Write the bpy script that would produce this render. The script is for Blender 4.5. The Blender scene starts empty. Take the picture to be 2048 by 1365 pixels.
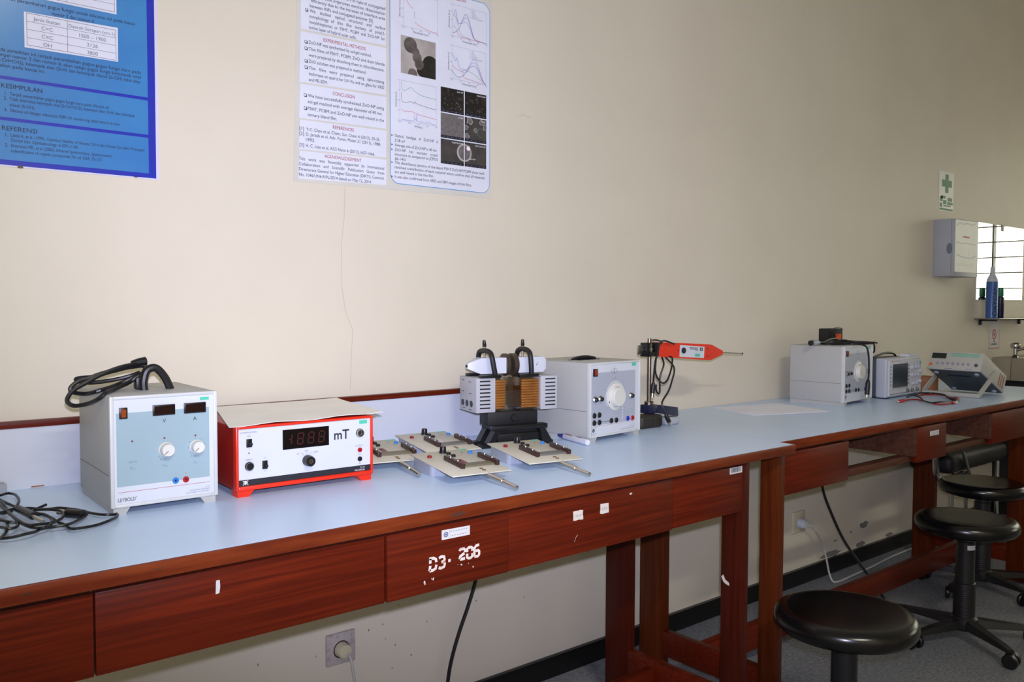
import bpy, bmesh, math, random
from mathutils import Vector, Matrix, Euler

R = math.radians
random.seed(7)
SC = bpy.context.scene
COL = SC.collection

# ------------------------------------------------------------------ camera
CAM_LENS = 1698.7 / 2048 * 36
cd = bpy.data.cameras.new('camera')
cd.sensor_width = 36
cd.lens = CAM_LENS
cd.clip_start = 0.01
cam = bpy.data.objects.new('camera', cd)
COL.objects.link(cam)
yaw, pitch, roll = R(39.583), R(-2.434), R(0.196)
cam.location = (0, -1.9107, 1.1461)
cam.rotation_euler = (Matrix.Rotation(-yaw, 3, 'Z') @ Matrix.Rotation(R(90) + pitch, 3, 'X') @ Matrix.Rotation(roll, 3, 'Z')).to_euler()
SC.camera = cam

# ------------------------------------------------------------------ light and exposure
SC.view_settings.view_transform = 'Standard'
SC.view_settings.look = 'None'
SC.view_settings.gamma = 1
SC.view_settings.use_curve_mapping = False
SC.view_settings.exposure = 0.0
SC.cycles.use_denoising = True
SC.cycles.max_bounces = 8
SC.cycles.sample_clamp_indirect = 6

world = bpy.data.worlds.new('world')
SC.world = world
world.use_nodes = True
bg = world.node_tree.nodes['Background']
bg.inputs['Color'].default_value = (1.0, 0.94, 0.76, 1)
bg.inputs['Strength'].default_value = 4.0

def lamp(name, kind, loc, power, color=(1, 1, 1), size=0.1, size_y=None, aim=None, **kw):
    l = bpy.data.lights.new(name, kind)
    l.energy = power
    l.color = color
    if kind == 'AREA':
        l.shape = 'RECTANGLE'
        l.size = size
        l.size_y = size_y or size
    else:
        l.shadow_soft_size = size
    for k, v in kw.items():
        setattr(l, k, v)
    o = bpy.data.objects.new(name, l)
    COL.objects.link(o)
    o.location = loc
    if aim:
        o.rotation_euler = (Vector(aim) - Vector(loc)).to_track_quat('-Z', 'Y').to_euler()
    return o

# the pop-up flash the photograph was taken with, a few centimetres above the lens
flash = lamp('camera_flash', 'SPOT', (0.0, -1.93, 1.206), 136.0, (1.0, 1.03, 1.43), 0.012, aim=(1.85, 0, 1.40),
             spot_size=R(97), spot_blend=1.0)
flash.scale = (1.0, 0.86, 1.0)      # the flash tube throws a wide, low beam
# ceiling fluorescent fitting of the room (its body is built below, with the ceiling)
lamp('ceiling_tube_light', 'AREA', (0.25, -3.2, 2.93), 76.0, (1.0, 0.97, 0.82), 1.2, 0.12)

# ------------------------------------------------------------------ materials
def lin(h):
    h = h.lstrip('#')
    out = []
    for i in (0, 2, 4):
        c = int(h[i:i + 2], 16) / 255
        out.append(c / 12.92 if c <= 0.04045 else ((c + 0.055) / 1.055) ** 2.4)
    return out + [1]

MATS = {}
def mat(name, col, rough=0.5, metal=0.0, col2=None, scale=8.0, stretch=None, bump=0.0, coat=0.0, detail=4, spec=None, contrast=(0.35, 0.65), emit=None):
    m = bpy.data.materials.new(name)
    m.use_nodes = True
    nt = m.node_tree
    b = nt.nodes['Principled BSDF']
    b.inputs['Base Color'].default_value = lin(col)
    b.inputs['Roughness'].default_value = rough
    b.inputs['Metallic'].default_value = metal
    if spec is not None:
        b.inputs['Specular IOR Level'].default_value = spec
    if coat:
        b.inputs['Coat Weight'].default_value = coat
        b.inputs['Coat Roughness'].default_value = 0.12
    if emit:
        b.inputs['Emission Color'].default_value = lin(emit[0])
        b.inputs['Emission Strength'].default_value = emit[1]
    tc = nt.nodes.new('ShaderNodeTexCoord')
    mp = nt.nodes.new('ShaderNodeMapping')
    nt.links.new(tc.outputs['Object'], mp.inputs['Vector'])
    if stretch:
        mp.inputs['Scale'].default_value = stretch
    nz = nt.nodes.new('ShaderNodeTexNoise')
    nz.inputs['Scale'].default_value = scale
    nz.inputs['Detail'].default_value = detail
    nt.links.new(mp.outputs['Vector'], nz.inputs['Vector'])
    rp = nt.nodes.new('ShaderNodeValToRGB')
    rp.color_ramp.elements[0].position = contrast[0]
    rp.color_ramp.elements[1].position = contrast[1]
    c1 = lin(col)
    if col2:
        c2 = lin(col2)
    else:
        c2 = [x * 0.94 for x in c1[:3]] + [1]
    rp.color_ramp.elements[0].color = c1
    rp.color_ramp.elements[1].color = c2
    nt.links.new(nz.outputs['Fac'], rp.inputs['Fac'])
    nt.links.new(rp.outputs['Color'], b.inputs['Base Color'])
    if bump:
        bp = nt.nodes.new('ShaderNodeBump')
        bp.inputs['Strength'].default_value = bump
        bp.inputs['Distance'].default_value = 0.002
        nt.links.new(nz.outputs['Fac'], bp.inputs['Height'])
        nt.links.new(bp.outputs['Normal'], b.inputs['Normal'])
    MATS[name] = m
    return m

def glassy(name, col=(1, 1, 1), fac=0.12, rough=0.03, tint=None):
    m = bpy.data.materials.new(name)
    m.use_nodes = True
    nt = m.node_tree
    for n in list(nt.nodes):
        if n.type != 'OUTPUT_MATERIAL':
            nt.nodes.remove(n)
    out = [n for n in nt.nodes if n.type == 'OUTPUT_MATERIAL'][0]
    t = nt.nodes.new('ShaderNodeBsdfTransparent')
    t.inputs['Color'].default_value = (*col, 1)
    g = nt.nodes.new('ShaderNodeBsdfGlossy')
    g.inputs['Roughness'].default_value = rough
    mx = nt.nodes.new('ShaderNodeMixShader')
    lw = nt.nodes.new('ShaderNodeLayerWeight')
    lw.inputs['Blend'].default_value = 0.35
    ma = nt.nodes.new('ShaderNodeMath')
    ma.operation = 'MULTIPLY_ADD'
    ma.inputs[1].default_value = 0.5
    ma.inputs[2].default_value = fac * 0.4
    nt.links.new(lw.outputs['Fresnel'], ma.inputs[0])
    nt.links.new(ma.outputs[0], mx.inputs['Fac'])
    nt.links.new(t.outputs[0], mx.inputs[1])
    nt.links.new(g.outputs[0], mx.inputs[2])
    nt.links.new(mx.outputs[0], out.inputs['Surface'])
    MATS[name] = m
    return m

def wood(name, dark, light, rough, stretch, scale=5.0):
    m = mat(name, dark, rough, 0, light, scale, stretch, 0.05, detail=9, contrast=(0.34, 0.70), spec=0.16)
    return m

wall_m = mat('cream_wall_paint', '#dbd2bf', 0.55, 0, '#d7cebb', 3.0, bump=0.03)
mat('ceiling_white', '#e8e5dc', 0.8)
mat('floor_vinyl', '#8b8c92', 0.55, 0, '#5f6168', 60, (1, 2.2, 1), contrast=(0.3, 0.7), detail=8)
mat('black_skirting', '#0b0a0b', 0.35)
wood('red_wood', '#4c160a', '#68210c', 0.36, (1.0, 18, 42), 4.5)
wood('red_wood_upright', '#391008', '#4a170b', 0.38, (34, 26, 1.0), 4.0)
wood('brown_wood_upright', '#481b08', '#5c280c', 0.36, (34, 26, 1.0), 4.0)
wood('orange_wood_edge', '#5e2311', '#7b3718', 0.33, (1.5, 16, 16), 5.0)
wood('dusty_wood', '#47291d', '#5a382a', 0.6, (1.5, 16, 16), 5.0)
mat('blue_laminate', '#cbe1fd', 0.32, 0, '#c6dcf9', 4.0)
mat('lilac_board', '#ced3de', 0.4, 0, '#c6cbd8', 3.0)
mat('case_white', '#afafac', 0.5, 0, '#ababa8', 220, bump=0.10)
mat('rim_white', '#c9cbca', 0.42)
mat('panel_white', '#cfd3db', 0.38)
mat('panel_bluegrey', '#97aeb6', 0.42)
mat('panel_lilacgrey', '#a9aebb', 0.42)
mat('black_plastic', '#111114', 0.35)
mat('black_matt', '#17161a', 0.55)
mat('black_rubber', '#131216', 0.42)
mat('ink_black', '#1d1c26', 0.6)
mat('ink_grey', '#6f7686', 0.6)
mat('ink_red', '#b02030', 0.5)
mat('ink_white', '#eeeef2', 0.5)
mat('ink_blue', '#2c3aa0', 0.5)
mat('display_dark', '#1a0307', 0.12)
mat('display_black', '#0a0508', 0.12)
mat('segment_red', '#3c0c0c', 0.4)
mat('switch_orange', '#8e3d0c', 0.25)
mat('switch_red', '#9c3018', 0.25)
mat('knob_cream', '#d9d7cf', 0.35)
mat('socket_blue', '#2f7fd0', 0.3)
mat('socket_deepblue', '#2533b8', 0.3)
mat('socket_red', '#b8141d', 0.3)
mat('socket_darkred', '#8c1420', 0.3)
mat('sticker_green', '#4fc0a0', 0.5)
mat('orange_red_paint', '#e02d12', 0.32, 0, '#d92a10', 6)
mat('paper_white', '#f7f4ee', 0.7)
mat('paper_bright', '#eff1ff', 0.7)
mat('chrome', '#c8c8c8', 0.16, 1.0)
mat('steel', '#a8a7a2', 0.3, 1.0)
mat('steel_bright', '#c9c4ba', 0.25, 1.0)
mat('brass', '#a8854c', 0.3, 1.0)
mat('rod_steel', '#8a8175', 0.28, 1.0)
mat('board_beige', '#cdc8b8', 0.5)
mat('box_grey', '#a3a9b4', 0.4)
mat('brown_bakelite', '#3a2320', 0.35)
mat('trace_red', '#7e2a33', 0.4)
mat('trace_olive', '#6f6850', 0.4)
mat('trace_grey', '#6d6b66', 0.4)
mat('coil_grey', '#b6b7be', 0.45)
mat('copper', '#c8822f', 0.30, 0.5, '#ad6a24', 40)
mat('red_housing', '#8a120e', 0.4)
glassy('clear_plastic')
mat('pole_white', '#d4d8e4', 0.35)
mat('pole_iron', '#5d4f40', 0.4, 0.5, '#4a4238', 12)
mat('navy_paint', '#1a1e3d', 0.4)
mat('dark_ribbed', '#2b2722', 0.55)
mat('poster_blue', '#3b84c0', 0.25, 0, '#3377ba', 5, coat=0.6)
mat('poster_deepblue', '#1a2cae', 0.25, 0, coat=0.6)
mat('poster_lam', '#dcd8ea', 0.22, 0, coat=0.6)
mat('poster_cream', '#d6d2c8', 0.35, 0, coat=0.35)
mat('poster_panel', '#e2e4f0', 0.35, coat=0.35)
mat('poster_frame_blue', '#4c96d8', 0.35)
mat('poster_red', '#c22a24', 0.4)
mat('print_red', '#a3262a', 0.5)
mat('print_navy', '#20265a', 0.5)
mat('print_table', '#dfe0f0', 0.3, coat=0.5)
mat('micro_dark', '#1c1a19', 0.4, 0, '#5a544c', 110, contrast=(0.55, 0.8))
mat('micro_mid', '#5c5858', 0.4, 0, '#787272', 160, contrast=(0.3, 0.7))
mat('micro_slate', '#3a3736', 0.4, 0, '#4a4644', 30)
mat('micro_pale', '#b9b2ac', 0.4, 0, '#9c948e', 14)
mat('micro_ball', '#4f4844', 0.4, 0, '#6a625c', 40)
mat('micro_ball_dark', '#1d1a19', 0.4, 0, '#2e2927', 40)
mat('line_red', '#d0323a', 0.5)
mat('line_blue', '#5058c0', 0.5)
mat('line_green', '#48a070', 0.5)
mat('line_magenta', '#a848b0', 0.5)
mat('vinyl_black', '#060607', 0.24, 0, '#09080a', 60, bump=0.02, spec=0.55)
mat('base_black', '#19191b', 0.38)
mat('sign_green', '#2f7a48', 0.5)
mat('sign_white', '#d8d9d2', 0.4)
mat('cabinet_grey', '#a9acb4', 0.4)
mat('sticker_white', '#d5d4d4', 0.35)
mat('mirror_silver', '#f2f2f2', 0.01, 1.0)
mat('can_blue', '#3f66a8', 0.3)
mat('can_white', '#c9ced6', 0.3)
mat('bottle_navy', '#161a3c', 0.3)
mat('bottle_green', '#1f7a52', 0.3)
mat('ceramic_beige', '#a39a86', 0.35)
mat('tag_white', '#d6cfcf', 0.5)
mat('socket_plate', '#b6afac', 0.45, 0, '#98918f', 60, contrast=(0.5, 0.7))
mat('socket_cream', '#cfc8a8', 0.4)
mat('cord_white', '#bdbab2', 0.5)
mat('paint_bare', '#7d7a76', 0.8)
mat('crack_tone', '#c6baa4', 0.7)
mat('chip_white', '#dcd3c8', 0.7)
mat('scope_white', '#cfcfd2', 0.45)
mat('scope_bezel', '#b9bcc8', 0.45)
mat('scope_dark', '#3b4450', 0.5)
mat('screen_grey', '#3a4448', 0.2)
mat('meter_grey', '#b7b5ae', 0.5)
mat('meter_dark', '#4b5157', 0.5)
mat('lcd_dark', '#12201c', 0.15)
mat('cardboard', '#a06a4a', 0.8)
mat('label_orange', '#e8581c', 0.5)
mat('marker_white', '#dadde6', 0.35)
mat('marker_blue', '#20288c', 0.35)
mat('lead_red', '#9c1a1c', 0.4)
mat('stencil_paint', '#ddd0c8', 0.8, 0, '#c9ada0', 90, contrast=(0.5, 0.75))
mat('window_frame', '#8c8f90', 0.45)
glassy('window_glass', (0.97, 0.99, 0.98))
mat('lamp_white', '#e6e6e2', 0.5)

# ------------------------------------------------------------------ mesh builder
FRONT = Matrix(((1, 0, 0, 0), (0, 0, -1, 0), (0, 1, 0, 0), (0, 0, 0, 1)))   # u -> x, v -> z, out -> -y

def T(x, y, z):
    return Matrix.Translation((x, y, z))

def smooth_path(pts, n=6, closed=False):
    P = [Vector(p) for p in pts]
    if len(P) < 3:
        return P
    out = []
    N = len(P)
    segs = N if closed else N - 1
    for i in range(segs):
        if closed:
            a, b, c, d = P[(i - 1) % N], P[i], P[(i + 1) % N], P[(i + 2) % N]
        else:
            b, c = P[i], P[i + 1]
            a = P[i - 1] if i > 0 else b * 2 - c
            d = P[i + 2] if i + 2 < N else c * 2 - b
        for k in range(n):
            t = k / n
            out.append(0.5 * ((2 * b) + (c - a) * t + (2 * a - 5 * b + 4 * c - d) * t * t + (3 * b - a - 3 * c + d) * t ** 3))
    if not closed:
        out.append(P[-1])
    return out

class MB:
    def __init__(self, frame=None):
        self.bm = bmesh.new()
        self.mats = []
        self.F = frame or Matrix.Identity(4)

    def mi(self, m):
        if m not in self.mats:
            self.mats.append(m)
        return self.mats.index(m)

    def verts(self, pts):
        return [self.bm.verts.new(self.F @ Vector(p)) for p in pts]

    def face(self, vs, m):
        try:
            f = self.bm.faces.new(vs)
            f.material_index = m
            return f
        except ValueError:
            return None

    def box(self, x0, x1, y0, y1, z0, z1, m, bevel=0.0, seg=2):
        tmp = bmesh.new()
        bmesh.ops.create_cube(tmp, size=1)
        for v in tmp.verts:
            v.co = Vector((x0 + (v.co.x + .5) * (x1 - x0), y0 + (v.co.y + .5) * (y1 - y0), z0 + (v.co.z + .5) * (z1 - z0)))
        if bevel:
            bmesh.ops.bevel(tmp, geom=list(tmp.edges), offset=bevel, segments=seg, affect='EDGES', profile=0.5)
        self.add(tmp, m)
        return self

    def add(self, tmp, m):
        k = self.mi(m)
        mp = {}
        for v in tmp.verts:
            mp[v] = self.bm.verts.new(self.F @ v.co)
        for f in tmp.faces:
            self.face([mp[v] for v in f.verts], k)
        tmp.free()

    def rect(self, u0, u1, v0, v1, w, m):
        k = self.mi(m)
        self.face(self.verts([(u0, v0, w), (u1, v0, w), (u1, v1, w), (u0, v1, w)]), k)
        return self

    def poly(self, pts, w, m):
        self.face(self.verts([(p[0], p[1], w) for p in pts]), self.mi(m))
        return self

    def prism(self, pts, w0, w1, m):
        """polygon in the uv plane (counter-clockwise) from w0 to w1"""
        k = self.mi(m)
        a = self.verts([(p[0], p[1], w0) for p in pts])
        b = self.verts([(p[0], p[1], w1) for p in pts])
        n = len(pts)
        self.face(list(reversed(a)), k)
        self.face(b, k)
        for i in range(n):
            j = (i + 1) % n
            self.face([a[i], a[j], b[j], b[i]], k)
        return self

    def disc(self, u, v, r, w, m, seg=20, a0=0, a1=360):
        pts = [(u + r * math.cos(R(a0 + (a1 - a0) * i / seg)), v + r * math.sin(R(a0 + (a1 - a0) * i / seg))) for i in range(seg if a1 - a0 == 360 else seg + 1)]
        return self.poly(pts, w, m)

    def ring(self, u, v, r0, r1, w, m, seg=24, a0=0, a1=360):
        k = self.mi(m)
        for i in range(seg):
            b0, b1 = R(a0 + (a1 - a0) * i / seg), R(a0 + (a1 - a0) * (i + 1) / seg)
            self.face(self.verts([(u + r0 * math.cos(b0), v + r0 * math.sin(b0), w), (u + r1 * math.cos(b0), v + r1 * math.sin(b0), w),
                                  (u + r1 * math.cos(b1), v + r1 * math.sin(b1), w), (u + r0 * math.cos(b1), v + r0 * math.sin(b1), w)]), k)
        return self

    def lathe(self, prof, m, at=(0, 0, 0), axis=(0, 0, 1), seg=24):
        """profile of (radius, height) along the axis"""
        k = self.mi(m)
        q = Vector((0, 0, 1)).rotation_difference(Vector(axis).normalized()).to_matrix()
        rings = []
        for r, h in prof:
            if r <= 1e-6:
                rings.append(self.verts([Vector(at) + q @ Vector((0, 0, h))]))
            else:
                rings.append(self.verts([Vector(at) + q @ Vector((r * math.cos(2 * math.pi * i / seg), r * math.sin(2 * math.pi * i / seg), h)) for i in range(seg)]))
        for a, b in zip(rings, rings[1:]):
            for i in range(seg):
                j = (i + 1) % seg
                if len(a) == 1 and len(b) == 1:
                    continue
                if len(a) == 1:
                    self.face([a[0], b[j], b[i]], k)
                elif len(b) == 1:
                    self.face([a[i], a[j], b[0]], k)
                else:
                    self.face([a[i], a[j], b[j], b[i]], k)
        return self

    def cyl(self, p0, p1, r, m, r1=None, seg=20):
        p0, p1 = Vector(p0), Vector(p1)
        h = (p1 - p0).length
        return self.lathe([(0, 0), (r, 0), (r if r1 is None else r1, h), (0, h)], m, p0, p1 - p0, seg)

    def tube(self, pts, r, m, seg=8, sm=6, closed=False):
        k = self.mi(m)
        P = smooth_path(pts, sm, closed) if sm else [Vector(p) for p in pts]
        n = len(P)
        rings = []
        up = None
        for i in range(n):
            if closed:
                d = (P[(i + 1) % n] - P[i - 1]).normalized()
            else:
                d = (P[min(i + 1, n - 1)] - P[max(i - 1, 0)]).normalized()
            if up is None:
                up = d.orthogonal().normalized()
            up = (up - d * up.dot(d))
            up = up.normalized() if up.length > 1e-6 else d.orthogonal().normalized()
            s = d.cross(up)
            rr = r(i / (n - 1)) if callable(r) else r
            rings.append(self.verts([P[i] + (up * math.cos(2 * math.pi * j / seg) + s * math.sin(2 * math.pi * j / seg)) * rr for j in range(seg)]))
        for i in range(n if closed else n - 1):
            a, b = rings[i], rings[(i + 1) % n]
            for j in range(seg):
                jj = (j + 1) % seg
                self.face([a[j], a[jj], b[jj], b[j]], k)
        if not closed:
            self.face(list(reversed(rings[0])), k)
            self.face(rings[-1], k)
        return self

    def stroke(self, pts, wd, w, m):
        """flat ribbon in the uv plane"""
        k = self.mi(m)
        P = [Vector((p[0], p[1])) for p in pts]
        L = []
        for i in range(len(P)):
            d = (P[min(i + 1, len(P) - 1)] - P[max(i - 1, 0)]).normalized()
            nn = Vector((-d.y, d.x)) * wd / 2
            L.append((P[i] + nn, P[i] - nn))
        for (a, b), (c, d) in zip(L, L[1:]):
            self.face(self.verts([(b.x, b.y, w), (d.x, d.y, w), (c.x, c.y, w), (a.x, a.y, w)]), k)
        return self

    def text(self, s, size, u, v, w, m, align='LEFT', width=None, xs=1.0, bold=0.0, italic=0.0, spacing=1.0, rot=0.0, fit=None):
        cu = bpy.data.curves.new('lettering', 'FONT')
        cu.body = s
        cu.size = size
        cu.resolution_u = 2 if size < 0.0075 else 3
        cu.space_line = spacing
        cu.offset = bold
        cu.shear = italic
        if width:
            cu.align_x = align
            cu.text_boxes[0].width = width / xs
        else:
            cu.align_x = align
        ob = bpy.data.objects.new('lettering', cu)
        me = ob.to_mesh()
        if fit and len(me.vertices):
            xa = min(q.co.x for q in me.vertices)
            xb = max(q.co.x for q in me.vertices)
            xs = (fit[1] - fit[0]) / max(xb - xa, 1e-6)
            u = fit[0] - xa * xs
        k = self.mi(m)
        M = T(u, v, w) @ Matrix.Rotation(rot, 4, 'Z') @ Matrix.Diagonal((xs, 1, 1, 1))
        vs = [self.bm.verts.new(self.F @ (M @ q.co)) for q in me.vertices]
        for p in me.polygons:
            self.face([vs[i] for i in p.vertices], k)
        ob.to_mesh_clear()
        bpy.data.objects.remove(ob)
        bpy.data.curves.remove(cu)
        return self

    def build(self, name, parent=None, loc=None, rotz=None, angle=35):
        me = bpy.data.meshes.new(name)
        self.bm.to_mesh(me)
        self.bm.free()
        for m in self.mats:
            me.materials.append(MATS[m])
        for p in me.polygons:
            p.use_smooth = True
        me.set_sharp_from_angle(angle=R(angle))
        o = bpy.data.objects.new(name, me)
        COL.objects.link(o)
        if parent:
            o.parent = parent
        if loc:
            o.location = loc
        if rotz is not None:
            o.rotation_euler = (0, 0, rotz)
        return o

def tag(o, label, cat, group=None):
    o['label'] = label
    o['category'] = cat
    if group:
        o['group'] = group
    return o

def thing(name, label, cat, loc=(0, 0, 0), rotz=0.0, group=None):
    o = bpy.data.objects.new(name, None)
    o.empty_display_size = 0.05
    COL.objects.link(o)
    o.location = loc
    o.rotation_euler = (0, 0, rotz)
    return tag(o, label, cat, group)

def struct(o):
    o['kind'] = 'structure'
    return o

def kids(o):
    return [c for c in COL.objects if c.parent == o]

def copy_tree(o, parent=None):
    c = o.copy()
    COL.objects.link(c)
    c.parent = parent
    for ch in kids(o):
        copy_tree(ch, c)
    return c

TOP = 0.78

# ------------------------------------------------------------------ room shell
X0, X1, YF, ZC = -2.2, 7.0, -4.6, 3.0
b = MB(); b.box(X0, X1, 0, 0.12, 0, ZC, 'cream_wall_paint'); wall_back = struct(b.build('wall_back'))
b = MB(); b.box(X0 - 0.12, X0, YF - 0.12, 0.12, 0, ZC, 'cream_wall_paint'); struct(b.build('wall_left'))
b = MB(); b.box(X0, X1, YF - 0.12, YF, 0, ZC, 'cream_wall_paint'); struct(b.build('wall_front'))
WZ0, WZ1 = 1.0, 2.3
WINS = ((-1.75, -0.30), (-4.1, -2.15))            # two window openings in the right wall
b = MB()
b.box(X1, X1 + 0.12, YF - 0.12, 0.12, 0, WZ0, 'cream_wall_paint')
b.box(X1, X1 + 0.12, YF - 0.12, 0.12, WZ1, ZC, 'cream_wall_paint')
for y0, y1 in ((YF - 0.12, -4.1), (-2.15, -1.75), (-0.30, 0.12)):
    b.box(X1, X1 + 0.12, y0, y1, WZ0, WZ1, 'cream_wall_paint')
struct(b.build('wall_right'))
b = MB(); b.box(X0 - 0.12, X1 + 0.12, YF - 0.12, 0.12, -0.1, 0, 'floor_vinyl'); struct(b.build('floor'))
b = MB(); b.box(X0 - 0.12, X1 + 0.12, YF - 0.12, 0.12, ZC, ZC + 0.1, 'ceiling_white'); struct(b.build('ceiling'))
b = MB(); b.box(X0, X1, -0.014, 0, 0, 0.065, 'black_skirting'); struct(b.build('baseboard_back'))
b = MB(); b.box(X0, X1, YF, YF + 0.014, 0, 0.065, 'black_skirting'); struct(b.build('baseboard_front'))

# jalousie windows: frame and mullions, louvre rails, glass
for n, (WY0, WY1) in enumerate(WINS):
    fr = MB()
    fr.box(X1 - 0.01, X1 + 0.06, WY0, WY0 + 0.05, WZ0, WZ1, 'window_frame')
    fr.box(X1 - 0.01, X1 + 0.06, WY1 - 0.05, WY1, WZ0, WZ1, 'window_frame')
    fr.box(X1 - 0.01, X1 + 0.06, WY0 + 0.05, WY1 - 0.05, WZ0, WZ0 + 0.05, 'window_frame')
    fr.box(X1 - 0.01, X1 + 0.06, WY0 + 0.05, WY1 - 0.05, WZ1 - 0.05, WZ1, 'window_frame')
    for yy in ((-0.79, -1.26), (-2.8, -3.45))[n]:
        fr.box(X1 + 0.0, X1 + 0.05, yy - 0.006, yy + 0.006, WZ0 + 0.05, WZ1 - 0.05, 'window_frame')
    z = WZ0 + 0.05 + 0.118
    while z < WZ1 - 0.06:
        fr.box(X1 + 0.01, X1 + 0.03, WY0 + 0.05, WY1 - 0.05, z - 0.004, z + 0.004, 'window_frame')
        z += 0.118
    win = struct(fr.build('window_%d' % (n + 1)))
    g = MB(); g.box(X1 + 0.034, X1 + 0.038, WY0 + 0.05, WY1 - 0.05, WZ0 + 0.05, WZ1 - 0.05, 'window_glass')
    g.build('pane', win)

# ceiling fluorescent fitting
f = thing('ceiling_light', 'long white fluorescent fitting on the ceiling', 'ceiling light', (0.25, -3.2, ZC))
m = MB(); m.box(-0.66, 0.66, -0.09, 0.09, -0.05, 0, 'lamp_white', 0.006); m.build('housing', f)

# marks on the plaster, thin skins of their own colour
m = MB(FRONT)
m.stroke([(1.0373, 1.4393), (1.034, 1.36), (1.027, 1.30), (1.0249, 1.2074), (1.0357, 1.1325), (1.0566, 1.0819), (1.0486, 0.93)], 0.0014, 0.0004, 'crack_tone')
m.stroke([(1.60, 1.695), (1.622, 1.702), (1.63, 1.698), (1.648, 1.697)], 0.0014, 0.0004, 'crack_tone')
m.build('crack', wall_back)
m = MB(FRONT)
def blob(m, u, v, ru, rv, w, mt, seed, n=14):
    rr = random.Random(seed)
    m.poly([(u + ru * math.cos(2 * math.pi * i / n) * rr.uniform(.65, 1.1), v + rv * math.sin(2 * math.pi * i / n) * rr.uniform(.6, 1.1)) for i in range(n)], w, mt)
blob(m, 3.6448, 0.1601, 0.045, 0.018, 0.0004, 'paint_bare', 1)
blob(m, 3.3637, 0.0780, 0.085, 0.016, 0.0004, 'paint_bare', 2)
blob(m, 3.62, 0.076, 0.045, 0.014, 0.0004, 'paint_bare', 3)
blob(m, 3.53, 0.146, 0.01, 0.006, 0.0004, 'paint_bare', 4)
blob(m, 3.40, 0.13, 0.02, 0.004, 0.0004, 'paint_bare', 5)
blob(m, 3.88, 0.075, 0.04, 0.01, 0.0004, 'paint_bare', 6)
m.build('bare_patch', wall_back)
m = MB(FRONT)
rr = random.Random(3)
for u, v in ((1.19, 0.345), (1.142, 0.305), (1.15, 0.265), (1.18, 0.24), (1.23, 0.20), (1.17, 0.18), (1.1, 0.3), (0.95, 0.27), (0.55, 0.31), (0.80, 0.29), (2.0, 0.42), (1.45, 0.3), (1.63, 0.27), (1.9, 0.36), (1.28, 0.28)):
    blob(m, u, v, rr.uniform(.0012, .003), rr.uniform(.002, .0045), 0.0004, 'paint_bare', rr.random(), 8)
m.build('chip_mark', wall_back)

# ------------------------------------------------------------------ work tables
def table_frame(t, fr, xl, xr, yfl, yfb, ybl, ybb, um, seg):
    """legs, cross stretchers and the long stretcher of one table"""
    for xa in (xl, xr):
        m = MB(fr); m.box(xa, xa + .03, yfl, yfb, 0, 0.757, um, 0.002); m.build('leg', t)
        m = MB(fr); m.box(xa, xa + .03, ybl, ybb, 0, 0.757, um, 0.002); m.build('leg', t)
        m = MB(fr); m.box(xa + .001, xa + .029, yfb, ybl, 0.078, 0.155, 'red_wood', 0.002); m.build('stretcher', t)

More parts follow.
